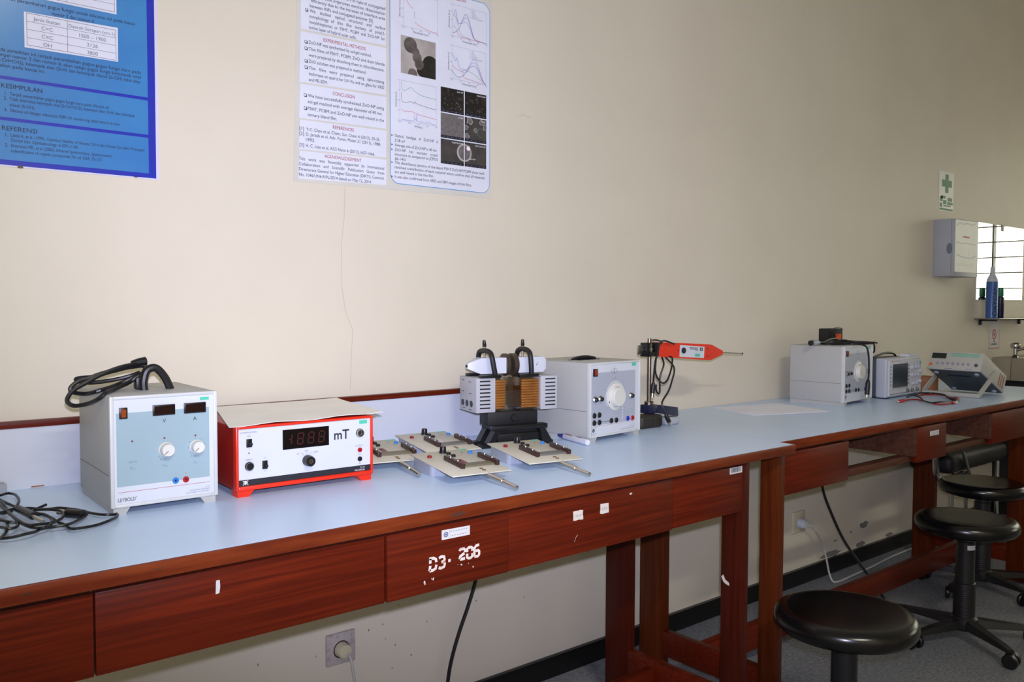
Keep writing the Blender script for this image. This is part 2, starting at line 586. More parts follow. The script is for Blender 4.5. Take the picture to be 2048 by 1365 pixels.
def lab_table_left():
    o = (0.83, -0.34, 0)
    fr = T(-o[0], -o[1], 0)
    t = thing('lab_table', 'long reddish wooden table with white stencilled digits on its apron and pale blue top', 'table', o)
    xa, xb = -0.40, 1.998
    m = MB(fr); m.box(xa, xb, -0.6655, -0.0015, 0.757, TOP, 'blue_laminate'); m.build('tabletop', t)
    m = MB(fr); m.box(xa, xb, -0.672, -0.6655, 0.756, TOP, 'orange_wood_edge', 0.0012)
    e = m.build('front_edge', t)
    for bu, bv, ru, rv in ((0.2087, 0.7687, 0.008, 0.0022), (0.3727, 0.770, 0.012, 0.001), (0.9, 0.766, 0.02, 0.005)):
        m = MB(fr @ T(0, -0.6722, 0) @ FRONT); blob(m, bu, bv, ru, rv, 0, 'dusty_wood', bu); m.build('scuff', e)
    # apron panels
    seams = [-0.38, 0.2922, 0.7563, 1.0289, 1.5192, 1.8145]
    panels = []
    for i in range(5):
        s0, s1 = seams[i] + 0.0012, seams[i + 1] - 0.0012
        if i == 1:
            s1 = 0.7535
        m = MB(fr)
        yy = -0.6585 if i == 2 else -0.656
        if i == 4:
            m.box(s0, 1.785, yy, -0.636, 0.632, 0.7475, 'red_wood', 0.0012)
        else:
            m.box(s0, s1, yy, -0.636, 0.630, 0.7475, 'red_wood', 0.0012)
        panels.append(m.build('apron_panel', t))
    m = MB(fr); m.box(xa + .02, 1.785, -0.10, -0.08, 0.66, 0.757, 'red_wood'); m.build('back_rail', t)
    table_frame(t, fr, 1.785, -0.29, -0.657, -0.595, -0.277, -0.188, 'red_wood_upright', 0)
    m = MB(fr); m.box(-0.26, 1.785, -0.378, -0.350, 0.055, 0.135, 'red_wood', 0.002); m.build('long_stretcher', t)
    # paint and stickers on the apron
    P = MB(fr @ T(0, -0.6587, 0) @ FRONT)
    def dig(x0, x1, z0, z1, segs):
        for s in segs:
            P.stroke([(x0 + (x1 - x0) * a, z0 + (z1 - z0) * c) for a, c in s], 0.0054, 0, 'stencil_paint')
    dig(.8445, .8600, .6685, .6905, [[(0, 1), (.6, 1), (.95, .85), (1, .62)], [(1, .4), (.9, .1), (.5, 0), (.05, 0)], [(.15, 1), (.15, .6)], [(.15, .42), (.05, 0)]])
    dig(.8650, .8785, .6690, .6900, [[(.05, .9), (.4, 1), (.9, .95), (.95, .7), (.85, .55), (.45, .52)], [(.85, .5), (1, .3), (.9, .08), (.4, 0), (0, .08)]])
    dig(.8862, .8915, .6795, .6795, [[(0, 0), (1, 0)]])
    dig(.9115, .9240, .6765, .6955, [[(.0, .85), (.15, 1), (.8, 1), (1, .85), (1, .62)], [(.9, .55), (.1, .3), (.02, .05)], [(.1, .02), (1, .02)]])
    dig(.9290, .9410, .6755, .6955, [[(.0, .45), (0, .1), (.3, 0), (.7, 0), (1, .1), (1, .4)], [(.0, .6), (0, .9), (.3, 1), (.7, 1), (1, .9), (1, .62)]])
    dig(.9455, .9570, .6755, .6965, [[(1, 1), (.4, .98), (.05, .8), (0, .2), (.2, 0), (.75, 0), (1, .12), (1, .42), (.8, .52), (.3, .5)]])
    for u, v, r in ((.8345, .6506, .0022), (.8352, .6475, .0016), (.8500, .6535, .001), (.8529, .6524, .0018), (.8540, .6545, .001), (.9150, .6670, .0012), (.9168, .6660, .0012), (.943, .6574, .0017), (.932, .666, .0008), (.908, .668, .0007)):
        blob(P, u, v, r, r * 1.4, 0, 'chip_white', u * 100, 8)
    P.build('stencil', panels[2])
    s = MB(fr @ T(0, -0.6586, 0) @ FRONT)
    s.prism([(.8716, .7200), (.9349, .7195), (.9349, .7368), (.8716, .7378)], 0, 0.0004, 'sticker_white')
    s.ring(.8808, .7288, .0028, .0052, .0005, 'ink_grey', 16)
    s.disc(.8808, .7288, .0018, .0006, 'ink_blue', 10)
    for k in range(7):
        s.rect(.8905 + k * .0058, .8938 + k * .0058, .7322, .7334, .0006, 'ink_grey')
    for k in range(6):
        s.rect(.8935 + k * .006, .8965 + k * .006, .7240, .7252, .0006, 'ink_grey')
    s.rect(.8885, .8888, .7210, .7365, .0006, 'ink_grey')
    s.build('inventory_sticker', panels[2])
    def scrap(u0, u1, v0, v1, seed):
        q = MB(fr @ T(0, -0.6561, 0) @ FRONT)
        rr = random.Random(seed)
        n = 16
        pts = []
        for i in range(n):
            a = 2 * math.pi * i / n
            cx, sx = math.cos(a), math.sin(a)
            kx = max(abs(cx), abs(sx))
            pts.append(((u0 + u1) / 2 + (u1 - u0) / 2 * cx / kx * rr.uniform(.86, 1.05), (v0 + v1) / 2 + (v1 - v0) / 2 * sx / kx * rr.uniform(.86, 1.05)))
        q.prism(pts, 0, .0004, 'chip_white')
        for k in range(7):
            uu = u0 + (u1 - u0) * (.2 + .09 * k)
            q.stroke([(uu, v0 + (v1 - v0) * .35), (uu + rr.uniform(-.002, .003), v0 + (v1 - v0) * rr.uniform(.5, .7))], .0006, .0006, 'ink_grey')
        return q
    scrap(1.2023, 1.2309, .7005, .7215, 3).build('paper_scrap', panels[3])
    scrap(1.2801, 1.3081, .7030, .7250, 8).build('paper_scrap', panels[3])
    q = MB(fr @ T(0, -0.6561, 0) @ FRONT)
    q.stroke([(1.206, .657), (1.211, .666), (1.2155, .6705)], .0006, 0, 'chip_white')
    q.build('scratch', panels[3])
    q = MB(fr @ T(0, -0.6561, 0) @ FRONT)
    blob(q, 1.3759, .7336, .004, .003, 0, 'chip_white', 4, 8); blob(q, 1.379, .7345, .002, .002, 0, 'chip_white', 5, 8)
    q.build('paint_chip', panels[3])
    q = MB(fr @ T(0, -0.6561, 0) @ FRONT)
    q.prism([(.4604, .7095), (.4660, .7100), (.4674, .7190), (.4668, .7300), (.4612, .7300)], 0, .0004, 'sticker_white')
    q.build('paper_scrap', panels[1])
    q = MB(fr @ T(0, -0.6563, 0) @ FRONT)
    q.prism([(1.7325, .7310), (1.783, .7310), (1.783, .7470), (1.7325, .7470)], 0, .0004, 'sticker_white')
    rr = random.Random(5)
    uu = 1.739
    while uu < 1.777:
        wdt = rr.choice((.0007, .0013, .002))
        q.rect(uu, uu + wdt, .7345, .7455, .0006, 'ink_black')
        uu += wdt + rr.choice((.0008, .0014))
    q.build('barcode_sticker', panels[4])
    leg = [c for c in kids(t) if c.name.startswith('leg')][0]
    q = MB(fr @ T(1.7848, 0, 0) @ Matrix(((0, 0, -1, 0), (-1, 0, 0, 0), (0, 1, 0, 0), (0, 0, 0, 1))))
    q.poly([(.597, .452), (.604, .440), (.612, .436), (.622, .434), (.621, .442), (.610, .447), (.603, .459)], 0.0002, 'chip_white')
    q.build('paint_chip', leg)
    return t

def lab_table_right():
    o = (3.1, -0.32, 0)
    fr = T(-o[0], -o[1], 0)
    t = thing('lab_table', 'reddish wooden table with open drawer gaps in its apron, stools pushed beneath', 'table', o)
    xa, xb = 2.0002, 4.257
    m = MB(fr); m.box(xa, xb, -0.620, -0.002, 0.757, TOP, 'blue_laminate'); m.box(xa - .0014, xa, -0.620, -0.002, 0.757, TOP - .0003, 'black_matt'); m.build('tabletop', t)
    m = MB(fr); m.box(xa, xb, -0.6275, -0.620, 0.756, TOP, 'orange_wood_edge', 0.0012)
    m.build('front_edge', t)
    pans = []
    for s0, s1 in ((2.018, 2.354), (2.79, 3.001), (3.385, 3.80)):
        m = MB(fr); m.box(s0, s1, -0.625, -0.605, 0.632, 0.7475, 'red_wood', 0.0012); pans.append(m.build('apron_panel', t))
    m = MB(fr); m.box(2.02, 3.80, -0.605, -0.570, 0.633, 0.655, 'dusty_wood', 0.001); m.build('drawer_rail', t)
    m = MB(fr); m.box(2.02, 3.80, -0.605, -0.585, 0.745, 0.757, 'dusty_wood'); m.build('top_rail', t)
    for xx in (2.36, 2.765, 3.005, 3.36):
        m = MB(fr); m.box(xx, xx + 0.022, -0.603 if xx in (2.36, 3.005) else -0.624, -0.10, 0.655, 0.745, 'dusty_wood'); m.build('divider', t)
    m = MB(fr); m.box(2.02, 3.85, -0.099, -0.08, 0.665, 0.757, 'red_wood'); m.build('back_rail', t)
    for y0 in (-0.40,):
        m = MB(fr); m.box(2.40, 2.76, y0, y0 + 0.02, 0.675, 0.70, 'dusty_wood'); m.build('drawer_runner', t)
    um = 'brown_wood_upright'
    legs = []
    for xl, y0, y1 in ((1.985, -0.636, -0.573), (1.985, -0.233, -0.142), (3.85, -0.624, -0.515), (3.85, -0.215, -0.12)):
        m = MB(fr); m.box(xl, xl + .033, y0 if xl > 3 else max(y0, -0.6279 + 0), y1, 0, 0.755, um, 0.002); legs.append(m.build('leg', t))
    for xl, y0, y1 in ((1.985, -0.573, -0.233), (3.85, -0.515, -0.215)):
        m = MB(fr); m.box(xl + .002, xl + .031, y0, y1, 0.075, 0.150, 'red_wood', 0.002); m.build('stretcher', t)
    m = MB(fr); m.box(2.018, 3.85, -0.378, -0.350, 0.068, 0.148, 'red_wood', 0.002); m.build('long_stretcher', t)
    q = MB(fr @ T(0, -0.6252, 0) @ FRONT)
    q.prism([(2.878, .7125), (2.943, .7120), (2.943, .7285), (2.878, .7280)], 0, .0004, 'sticker_white')
    for k in range(5):
        q.rect(2.888 + k * .010, 2.893 + k * .010, .722, .7235, .0006, 'ink_grey'); q.rect(2.886 + k * .010, 2.892 + k * .010, .716, .7175, .0006, 'ink_grey')
    q.build('inventory_sticker', pans[1])
    return t

lab_table_left()
lab_table_right()

o = (0.8, -0.01, TOP)
t = thing('splash_board', 'pale lilac board with a red wood top strip behind the left table', 'board', o)
fr = T(-o[0], -o[1], -o[2])
m = MB(fr); m.box(-0.40, 1.998, -0.0175, -0.0015, TOP, 0.901, 'lilac_board'); bs = m.build('board', t)
m = MB(fr); m.box(-0.40, 1.998, -0.0215, -0.001, 0.9012, 0.9145, 'red_wood', 0.0015); m.build('trim_strip', t)
m = MB(fr); m.box(0.33, 0.353, -0.0180, -0.0175, 0.781, 0.7835, 'cardboard'); m.build('chipped_edge', bs)

# ------------------------------------------------------------------ instruments
def case_shell(t, w, d, h, foot, case_m='case_white', rim_m='rim_white', seam=None):
    """box housing with a raised front rim, feet; local origin at the front left foot, depth along +y"""
    m = MB()
    m.box(0, w, 0.010, d, foot, h, case_m, 0.004)
    if seam:
        for xx in (-0.0004, w - 0.0006):
            m.box(xx, xx + 0.001, 0.012, d - 0.004, seam - 0.0006, seam + 0.0006, 'ink_grey')
        m.box(-0.0005, 0.0008, 0.0098, 0.0108, foot + .006, h - .006, 'ink_grey')
    m.build('housing', t)
    m = MB()
    r = 0.0062
    m.box(-0.0008, r, -0.002, 0.012, foot, h, rim_m, 0.002)
    m.box(w - r, w + 0.0008, -0.002, 0.012, foot, h, rim_m, 0.002)
    m.box(r - .001, w - r + .001, -0.002, 0.012, h - r, h, rim_m, 0.002)
    m.box(r - .001, w - r + .001, -0.002, 0.012, foot, foot + r, rim_m, 0.002)
    m.build('front_rim', t)
    for xx, sx in ((0.0035, 1), (w - 0.0035, -1)):
        if True:
            m = MB(FRONT @ T(0, 0, -d + 0.002))
            pts = [(xx, foot + .0005), (xx, 0), (xx + sx * 0.020, 0), (xx + sx * 0.028, foot + .0005)]
            if sx < 0:
                pts.reverse()
            pts.reverse()
            m.prism([(p[0], p[1]) for p in reversed(pts)], 0, d - 0.003, case_m)
            bmesh.ops.recalc_face_normals(m.bm, faces=m.bm.faces)
            m.build('foot_runner', t)

def rocker(t, u0, u1, v0, v1, red, w=0.0):
    m = MB(FRONT)
    m.box(u0, u1, v0, v1, w - 0.002, w + 0.003, 'black_plastic', 0.0008)
    o = m.build('rocker_switch', t)
    m = MB(FRONT)
    du, dv = (u1 - u0) * .22, (v1 - v0) * .15
    m.prism([(u0 + du, v0 + dv), (u1 - du, v0 + dv), (u1 - du, v1 - dv), (u0 + du, v1 - dv)], w + .003, w + 0.0045, red)
    m.build('rocker', o)

def banana(t, u, v, r, col, w=0.0):
    m = MB(FRONT)
    m.lathe([(r, 0), (r, 0.002), (r * .92, .0028), (r * .62, .0028), (r * .58, .0012), (0, .0012)], col, (u, v, w - .0005), seg=20)
    o = m.build('socket', t)
    m = MB(FRONT); m.disc(u, v, r * .34, w + .0012, 'black_matt', 12); m.build('socket_hole', o)

def knob(t, u, v, r, dep, col, w=0.0, ptr=225, mark='ink_black'):
    m = MB(FRONT)
    m.lathe([(r * 1.12, 0), (r * 1.1, .0015), (r, .0025), (r * .93, dep - .001), (r * .85, dep), (0, dep)], col, (u, v, w), seg=28)
    o = m.build('knob', t)
    m = MB(FRONT)
    m.stroke([(u + r * .1 * math.cos(R(ptr)), v + r * .1 * math.sin(R(ptr))), (u + r * .82 * math.cos(R(ptr)), v + r * .82 * math.sin(R(ptr)))], r * .09, w + dep + .0002, mark)
    m.build('pointer', o)
    return o

def led(t, u, v, col='socket_darkred', r=.0016):
    m = MB(FRONT); m.lathe([(r, 0), (r, .0008), (r * .6, .0018), (0, .002)], col, (u, v, 0), seg=12); m.build('indicator', t)

def green_sticker(t, u0, u1, v0, v1, w=0.0005):
    m = MB(FRONT); m.prism([(u0, v0), (u1, v0), (u1, v1), (u0, v1)], w - .0003, w, 'sticker_green'); m.build('sticker', t)

# --- the wide two-display power supply on the left
def display_power_supply():
    t = thing('power_supply', 'off-white bench power supply with two dark displays and a folded black handle strap', 'power supply', (0.3918, -0.3567, TOP), R(-0.74))
    w, d, h = 0.1835, 0.23, 0.2062
    case_shell(t, w, d, h, 0.012, seam=0.0678)
    p = MB(FRONT)
    p.box(.006, w - .006, .018, h - .006, -0.004, 0, 'panel_white')
    p.prism([(.0098, .0485), (.1693, .0485), (.1693, .1768), (.0098, .1768)], -.0005, .0002, 'panel_bluegrey')
    p.rect(.0112, .1693, .0384, .0390, .0003, 'ink_red')
    p.text('LEYBOLD', .0090, .0105, .0226, .0004, 'ink_black', xs=.78)
    p.ring(.0412, .0287, .0006, .0010, .0004, 'ink_black', 10)
    p.text('V', .0098, .0869, .1548, .0004, 'ink_black')
    p.text('A', .0098, .1402, .1548, .0004, 'ink_black')
    p.text('240 W', .0050, .0290, .0885, .0004, 'ink_grey')
    p.text('P', .0062, .0305, .0775, .0004, 'ink_grey', italic=.3); p.text('max', .0036, .0345, .0768, .0004, 'ink_grey')
    p.text('0...20 V', .0050, .0815, .0880, .0004, 'ink_grey')
    p.text('U', .0062, .0850, .0765, .0004, 'ink_grey', italic=.3); p.text('max', .0036, .0895, .0758, .0004, 'ink_grey')
    p.text('0...20 A', .0050, .1350, .0880, .0004, 'ink_grey')
    p.text('I', .0062, .1400, .0765, .0004, 'ink_grey', italic=.3); p.text('max', .0036, .1422, .0758, .0004, 'ink_grey')
    p.text('521 55', .0030, .1693, .0298, .0004, 'ink_grey', 'RIGHT')
    p.text('HOCHSTROM-NETZGER\u00c4T', .0030, .1693, .0258, .0004, 'ink_grey', 'RIGHT')
    p.text('HIGH CURRENT POWER SUPPLY', .0030, .1693, .0218, .0004, 'ink_grey', 'RIGHT')
    for a in range(6):
        an = R(225 - a * 42)
        p.disc(.146 + .0155 * math.cos(an), .1063 + .0155 * math.sin(an), .0006, .0004, 'ink_black', 8)
    p.disc(.0800, .0950, .0006, .0004, 'ink_black', 8)
    p.text('-', .005, .1070, .0580, .0004, 'ink_blue'); p.text('+', .005, .1250, .0582, .0004, 'ink_red')
    p.build('front_panel', t)
    for u0, u1 in ((.0702, .1086), (.1242, .1633)):
        m = MB(FRONT); m.box(u0, u1, .1680, .1870, -.002, .003, 'black_plastic', .0012)
        o = m.build('display', t)
        m = MB(FRONT); m.rect(u0 + .0022, u1 - .0022, .1702, .1848, .0032, 'display_dark'); m.build('display_window', o)
    rocker(t, .0147, .0282, .1668, .1863, 'switch_orange')
    led(t, .0355, .1266); led(t, .0896, .1270); led(t, .1441, .1268)
    knob(t, .0925, .1063, .0118, .016, 'knob_cream', ptr=222)
    knob(t, .1460, .1063, .0112, .016, 'knob_cream', ptr=222)
    banana(t, .1081, .0485, .0056, 'socket_blue'); banana(t, .1263, .0482, .0056, 'socket_red')
    green_sticker(t, .1530, .1690, .1905, .1962, .0008)
    m = MB()
    # strap handle standing up on the lid
    m.tube([(.128, .088, h - .001), (.118, .088, h + .022), (.102, .088, h + .040), (.086, .088, h + .036), (.080, .088, h + .016), (.081, .088, h - .001)], .0075, 'black_rubber', 10, 5)
    m.build('handle', t)
    return t

display_power_supply()

# --- its coiled mains cord, hung over the handle
m = MB()
K1 = [(0.489, -0.226, 1.021), (0.487, -0.218, 1.030), (0.470, -0.215, 1.028), (0.446, -0.213, 1.022), (0.424, -0.213, 1.017), (0.404, -0.213, 1.011), (0.381, -0.213, 1.010), (0.372, -0.213, 1.008), (0.375, -0.213, 1.004), (0.393, -0.212, 1.000), (0.418, -0.212, 1.001), (0.446, -0.214, 1.005), (0.465, -0.218, 1.010), (0.480, -0.226, 1.016)]
K2 = [(0.476, -0.232, 1.016), (0.464, -0.237, 1.008), (0.434, -0.240, 0.996), (0.394, -0.285, 0.9915), (0.378, -0.255, 0.984), (0.360, -0.238, 0.987), (0.358, -0.235, 0.995), (0.371, -0.232, 1.005), (0.389, -0.231, 1.010), (0.409, -0.231, 1.017), (0.434, -0.231, 1.023), (0.460, -0.232, 1.027), (0.481, -0.235, 1.029), (0.489, -0.239, 1.025), (0.488, -0.243, 1.019)]
K3 = [(0.486, -0.247, 1.020), (0.468, -0.252, 1.011), (0.451, -0.254, 1.000), (0.418, -0.281, 0.9915), (0.396, -0.318, 0.9905), (0.385, -0.318, 0.981), (0.376, -0.280, 0.969), (0.359, -0.255, 0.964), (0.349, -0.250, 0.972), (0.352, -0.250, 0.983), (0.363, -0.250, 0.994), (0.381, -0.250, 1.004), (0.397, -0.250, 1.013), (0.418, -0.249, 1.022), (0.441, -0.246, 1.029), (0.470, -0.240, 1.034)]
m.tube(K1, .0039, 'black_rubber', 8, 6)
m.tube(K2, .0039, 'black_rubber', 8, 6)
m.tube(K3, .0039, 'black_rubber', 8, 6)
o = m.build('mains_cord')
tag(o, 'thick black cord coiled over the handle of the two-display power supply', 'cord')
m = MB(); m.tube([(0.462, -0.238, 1.0335), (0.474, -0.236, 1.036), (0.487, -0.234, 1.037)], lambda q: .006 + .003 * q, 'black_rubber', 10, 4); m.build('plug', o)
m = MB(); m.box(.462, .482, -0.262, -0.243, 0.987, 1.010, 'black_rubber', .003); m.build('appliance_connector', o)

# --- red teslameter
def teslameter():
    t = thing('teslameter', 'bright red metering box with white face marked mT and a dark digital display', 'meter', (0.6106, -0.3573, TOP), R(-1.2))
    w, d, h = 0.2905, 0.24, 0.1350
    m = MB()
    fb = 0.012
    # housing: hollow front rim in red, body behind
    m.box(0, w, 0.012, d, fb, h, 'red_housing', 0.005)
    m.build('housing', t)
    m = MB(); r = .0055
    m.box(0, r, -.004, .014, fb, h, 'orange_red_paint', .0022); m.box(w - r, w, -.004, .014, fb, h, 'orange_red_paint', .0022)
    m.box(r - .001, w - r + .001, -.004, .014, h - r, h, 'orange_red_paint', .0022); m.box(r - .001, w - r + .001, -.004, .014, fb, fb + .0085, 'orange_red_paint', .0022)
    m.build('front_rim', t)
    for xx, sx in ((0.003, 1), (w - 0.003, -1)):
        for yy in (0.0, d - 0.035):
            m = MB(FRONT @ T(0, 0, -yy - 0.03))
            m.prism([(xx, 0), (xx + sx * .022, 0), (xx + sx * .034, fb + .001), (xx, fb + .001)], 0, .030, 'orange_red_paint')
            bmesh.ops.recalc_face_normals(m.bm, faces=m.bm.faces)
            m.build('foot', t)
    p = MB(FRONT)
    p.box(.0050, w - .005, .0195, h - .005, -.004, 0, 'panel_white')
    p.prism([(.0050, .0205), (w - .005, .0205), (w - .005, .0325), (.0050, .0325)], -.0005, .0003, 'ink_black')
    S = lambda x: x - .6106
    p.text('mT', .0275, S(.8125), .0915, .0004, 'ink_black', xs=.92, bold=.0004)
    p.text('COMPENSATION', .0044, S(.6190), .1210, .0004, 'ink_grey')
    p.text('FINE', .0036, S(.6368), .1143, .0004, 'ink_grey', 'CENTER'); p.text('0', .0036, S(.6368), .0895, .0004, 'ink_grey', 'CENTER')
    p.text('INPUT', .0046, S(.6368), .0688, .0004, 'ink_grey', 'CENTER')
    p.text('AC', .0032, S(.6678), .0695, .0004, 'ink_grey', 'CENTER'); p.text('DC', .0032, S(.6678), .0445, .0004, 'ink_grey', 'CENTER')
    p.text('20', .0050, S(.7353), .0696, .0004, 'ink_grey', 'CENTER'); p.text('200', .0050, S(.7531), .0740, .0004, 'ink_grey', 'CENTER'); p.text('2000', .0050, S(.7735), .0696, .0004, 'ink_grey', 'CENTER')
    p.stroke([(S(.7405), .0720), (S(.7450), .0710), (S(.7490), .0655)], .0004, .0004, 'ink_grey'); p.stroke([(S(.7541), .0725), (S(.7545), .0660)], .0004, .0004, 'ink_grey'); p.stroke([(S(.7665), .0720), (S(.7620), .0710), (S(.7590), .0655)], .0004, .0004, 'ink_grey')
    p.text('OUTPUT', .0046, S(.8702), .0722, .0004, 'ink_grey', 'CENTER'); p.text('10 V', .0040, S(.8705), .0545, .0004, 'ink_grey', 'CENTER')
    p.rect(S(.8712), S(.8717), .0370, .0425, .0004, 'ink_black'); p.rect(S(.8685), S(.8745), .0366, .0372, .0004, 'ink_black')
    p.text('516 62', .0040, S(.8828), .0272, .0005, 'ink_white', 'RIGHT'); p.text('TESLAMETER', .0042, S(.8828), .0218, .0005, 'ink_white', 'RIGHT')
    # small round emblem in a square of corners
    p.ring(S(.6292), .0268, .0022, .0040, .0005, 'ink_white', 16, -50, 230); p.poly([(S(.6278), .0232), (S(.6300), .0232), (S(.6310), .0290), (S(.6285), .0300)], .0005, 'ink_white')
    for sx in (-1, 1):
        for sy in (-1, 1):
            p.poly([(S(.6292) + sx * .0052, .0268 + sy * .0042), (S(.6292) + sx * .0030, .0268 + sy * .0042), (S(.6292) + sx * .0052, .0268 + sy * .0024)], .0005, 'ink_white')
    p.build('front_panel', t)
    m = MB(FRONT); m.prism([(S(.7040), .0822), (S(.8018), .0822), (S(.8018), .1210), (S(.7040), .1210)], -.001, .0012, 'display_black')
    o = m.build('display', t)
    g = MB(FRONT)
    def seg7(x, y, wd, ht, on):
        sk = .12
        A = lambda a, c: (x + wd * a + ht * c * sk, y + ht * c)
        for s, (p0, p1) in dict(a=((0, 1), (1, 1)), b=((1, 1), (1, .5)), c=((1, .5), (1, 0)), d=((0, 0), (1, 0)), e=((0, .5), (0, 0)), f=((0, 1), (0, .5)), g=((0, .5), (1, .5))).items():
            if s in on:
                q0, q1 = Vector(A(*p0)), Vector(A(*p1))
                e0 = q0.lerp(q1, .1); e1 = q0.lerp(q1, .9)
                g.stroke([e0, e1], .0024, .0014, 'segment_red')
    seg7(S(.7150), .0905, .0060, .0215, 'bcg')
    for xx in (.7335, .7560, .7785):
        seg7(S(xx), .0905, .0115, .0215, 'abcdefg')
    g.build('digit_segments', o)
    for u0, u1, v0, v1, lev in ((.6316, .6422, .0942, .1098, -1), (.6624, .6725, .0493, .0655, 1)):
        m = MB(FRONT); m.box(S(u0), S(u1), v0, v1, -.001, .0025, 'black_plastic', .0006); o = m.build('toggle_switch', t)
        m = MB(FRONT); vm = (v0 + v1) / 2 - .002; m.box(S(u1) - .006, S(u1) - .001, vm - .002, vm + .003, .0025, .0085, 'black_plastic', .0008); m.build('lever', o)
    led(t, S(.6366), .0830, 'socket_darkred', .0013)
    m = MB(FRONT); m.lathe([(.0085, 0), (.0085, .004), (.0078, .005), (.0066, .005), (.0062, .001), (0, .001)], 'black_plastic', (S(.6367), .0579, 0), seg=24); o = m.build('din_socket', t)
    m = MB(FRONT); m.ring(S(.6367), .0579, .0064, .0080, .0052, 'steel', 24); m.build('socket_ring', o)
    m = MB(FRONT); m.lathe([(.0112, 0), (.0110, .008), (.0098, .0165), (.0, .0165)], 'black_plastic', (S(.7555), .0560, 0), seg=12); o = m.build('range_knob', t)
    m = MB(FRONT); m.disc(S(.7555), .0560, .0040, .0167, 'brass', 14); m.disc(S(.7555), .0560, .0022, .0168, 'black_plastic', 12); m.build('knob_cap', o)
    m = MB(FRONT); m.lathe([(.0095, 0), (.0095, .0015), (.0082, .003), (.0075, .006), (.0048, .006), (.0042, .002), (0, .002)], 'chrome', (S(.8714), .1004, 0), seg=24); o = m.build('jack_socket', t)
    m = MB(FRONT); m.disc(S(.8714), .1004, .0035, .0025, 'black_matt', 14); m.build('socket_hole', o)
    banana(t, S(.8716), .0650, .0050, 'socket_red'); banana(t, S(.8715), .0463, .0050, 'black_plastic')
    green_sticker(t, S(.8705), S(.8885), .1190, .1262, .0006)
    return t

teslameter()

# --- sheets of paper lying on the red meter
def sheet(name, corners, z, label, m, grp, amp=.0, seed=1, n=14, edge=0.0008, marks=False):
    """corners fl, fr, br, bl on the table plane"""
    rr = random.Random(seed)
    q = MB()
    k = q.mi(m)
    fl, fr_, br, bl = [Vector((c[0], c[1], 0)) for c in corners]
    cen = (fl + fr_ + br + bl) / 4
    ph = rr.uniform(0, 6)
    tops, bots = [], []
    for i in range(n + 1):
        for j in range(n + 1):
            a, c = i / n, j / n
            p = (fl * (1 - a) + fr_ * a) * (1 - c) + (bl * (1 - a) + br * a) * c
            ez = amp * (0.5 + 0.5 * math.sin(a * 14 + ph + c * 3)) * (1 - c) ** 2 + amp * .6 * (a ** 6)
            tops.append(q.bm.verts.new(p - cen + Vector((0, 0, edge + ez))))
            bots.append(q.bm.verts.new(p - cen + Vector((0, 0, ez))))
    N = n + 1
    for i in range(n):
        for j in range(n):
            q.face([tops[i * N + j], tops[(i + 1) * N + j], tops[(i + 1) * N + j + 1], tops[i * N + j + 1]], k)
            q.face([bots[i * N + j + 1], bots[(i + 1) * N + j + 1], bots[(i + 1) * N + j], bots[i * N + j]], k)
    per = [(i, 0) for i in range(n)] + [(n, j) for j in range(n)] + [(i, n) for i in range(n, 0, -1)] + [(0, j) for j in range(n, 0, -1)]
    for (i, j), (i2, j2) in zip(per, per[1:] + per[:1]):
        q.face([bots[i * N + j], bots[i2 * N + j2], tops[i2 * N + j2], tops[i * N + j]], k)
    o = q.build(name, None, (cen.x, cen.y, z))
    return tag(o, label, 'paper', grp)

sheet('paper_sheet', [(0.640, -0.330), (0.9440, -0.335), (0.990, -0.050), (0.700, -0.040)], 0.9153, 'lower loose sheet showing its corner under the wavy sheet on the red meter', 'paper_white', 'papers on the red meter', .0, 3)
sheet('paper_sheet', [(0.5935, -0.371), (0.912, -0.362), (0.985, -0.050), (0.690, -0.036)], 0.9163, 'upper wavy white sheet lying over the red meter', 'paper_white', 'papers on the red meter', .003, 5, 30)

